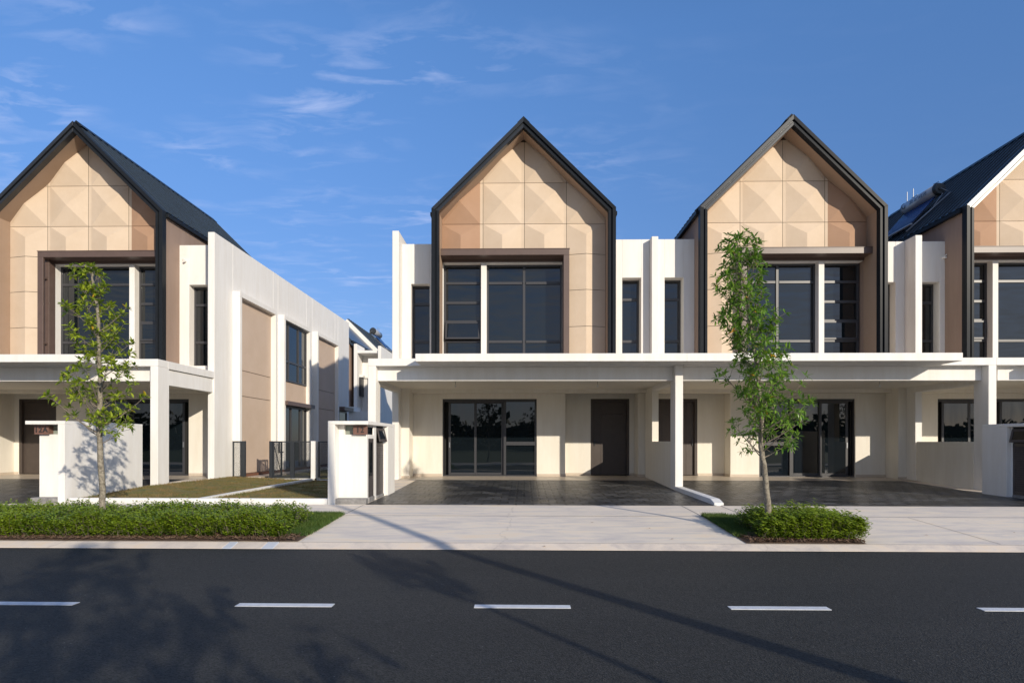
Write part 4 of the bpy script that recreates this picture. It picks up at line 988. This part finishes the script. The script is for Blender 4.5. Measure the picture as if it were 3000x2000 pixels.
# fallen leaves
proto = None
for i, (x, y) in enumerate([(1.0, 9.0), (1.75, 8.6), (-.35, 8.9), (.25, 7.56), (1.9, 7.9), (5.5, 9.4), (6.6, 8.4), (5.3, 8.2), (2.2, 16.5), (1.6, 16.4), (-.9, 14.8), (.2, 12.5), (7.2, 14.6), (4.2, 9.9)]):
    if proto is None:
        b = bm_new(); v = [b.verts.new(p) for p in ((-.03, 0, .004), (0, .012, .01), (.032, .002, .006), (0, -.012, .008))]; b.faces.new((v[0], v[1], v[3])); b.faces.new((v[1], v[2], v[3])); proto = obj('fallen_leaf', b, M['dry']); o = proto
    else:
        o = proto.copy(); sc.collection.objects.link(o)
    o.location = (x, y, zg(y) + .007); o.rotation_euler = (0, 0, i * 1.7); tag(o, 'small dry brown leaf lying on the ground between the kerb and the porches', 'leaf', 'dry leaves scattered on the paving')

# ------------------------------------------------------------------ what stands behind the camera (reflections, shadows on the road)
for i, (x, y, h, rr, lab) in enumerate([(1.15, -2.35, 2.35, 1.45, 'street tree just behind the camera whose shadow dapples the road at the left'),
                         (-2.2, -2.9, 2.5, 1.1, 'street tree on the far verge behind and left of the camera'),
                         (15.8, -6.5, 3.2, 1.5, 'street tree on the far verge right of the camera, mirrored in the right windows'),
                         (21.5, -6.0, 3.4, 1.6, 'street tree on the far verge at far right, mirrored in the right windows')]):
    tree('street_tree', lab, (x, y, -1.26), [(x, y, -1.3), (x + .03, y, -.5), (x, y, .2), (x + .05, y, h * .6), (x, y, h)], .06,
         [(-.1, rr * .5, x, y), (.4, rr, x, y), (1.2, rr * .95, x, y), (h * .8, rr * .55, x, y), (h, .1, x, y)], 46, 7, 6, .13, .06, 1.2, .1, M['leafD'], 20 + i)
R = root('leaning_pole', (5.55, -1.5, -1.26), 'tall slightly leaning pole behind the camera that casts the diagonal shadow over the road', 'lamp post')  # unseen upright, placed and leaned to cast the diagonal road shadow
b = bm_new(); tube(b, (5.55, -1.5, -1.26), (4.85, -1.5, 5.1), .10, .06, seg=14); obj('pole', b, M['steel'], R, smooth=True)
b = bm_new(); tube(b, (5.55, -1.5, -1.26), (5.55, -1.5, -1.20), .2, seg=14); obj('base_plate', b, M['steel'], R)
x, y = 3.9, -1.25
tree('street_tree', 'thin young street tree behind the camera that shades the middle of the road', (x, y, -1.26), [(x, y, -1.3), (x + .02, y, -.3), (x, y, .8), (x - .05, y, 1.3), (x, y, 1.75)], .045,
     [(1.2, .2, x, y), (1.4, .38, x, y), (1.6, .38, x, y), (1.7, .2, x, y), (1.78, .05, x, y)], 22, 6, 6, .10, .045, 1.2, .1, M['leafD'], 33)
def wood():
    rg = np.random.default_rng(99); LV = Leaves(); V = []; Fc = []; var = []
    for i in range(330):
        x = rg.uniform(-110, 150); y = -55 + rg.normal(0, 7); top = 3.4 + 2.6 * noise.noise(Vector((x * .08, 0, 3))) + rg.normal(0, .9) - 1.0; r = rg.uniform(1.6, 3.4)
        for k in range(60):
            t = rg.uniform(0, 6.28); ph = math.acos(rg.uniform(-1, 1)); q = r * rg.uniform(.7, 1.05)
            p = np.array([x + q * math.sin(ph) * math.cos(t), y + q * math.sin(ph) * math.sin(t), max(-1.4, top - r + q * math.cos(ph))])
            s_ = rg.uniform(.25, .7); a = rg.normal(0, 1, 3); a /= np.linalg.norm(a); c = np.cross(a, rg.normal(0, 1, 3)); c /= np.linalg.norm(c)
            k0 = len(V); V += [p - a * s_, p - c * s_ * .7, p + a * s_, p + c * s_ * .7]; Fc.append((k0, k0 + 1, k0 + 2, k0 + 3)); var.append(rg.uniform(0, .9))
    for i in range(1600):       # undergrowth
        x = rg.uniform(-110, 150); z = rg.uniform(-1.4, 1.6); s_ = rg.uniform(.8, 1.8); k0 = len(V); y = -52 + rg.normal(0, .6)
        V += [np.array([x - s_, y, z - s_ * .5]), np.array([x + s_, y + .3, z - s_ * .6]), np.array([x + s_ * .8, y, z + s_ * .6]), np.array([x - s_ * .7, y - .2, z + s_ * .5])]; Fc.append((k0, k0 + 1, k0 + 2, k0 + 3)); var.append(rg.uniform(0, .9))
    me = quads_mesh('distant_wood', np.array(V), Fc, var); struct(link('distant_wood', me, M['leafD']), 'stuff')
wood()

# raise the whole scene so that the road lies at z = 0
for o in list(sc.objects):
    if o.parent is None: o.location.z += EYE
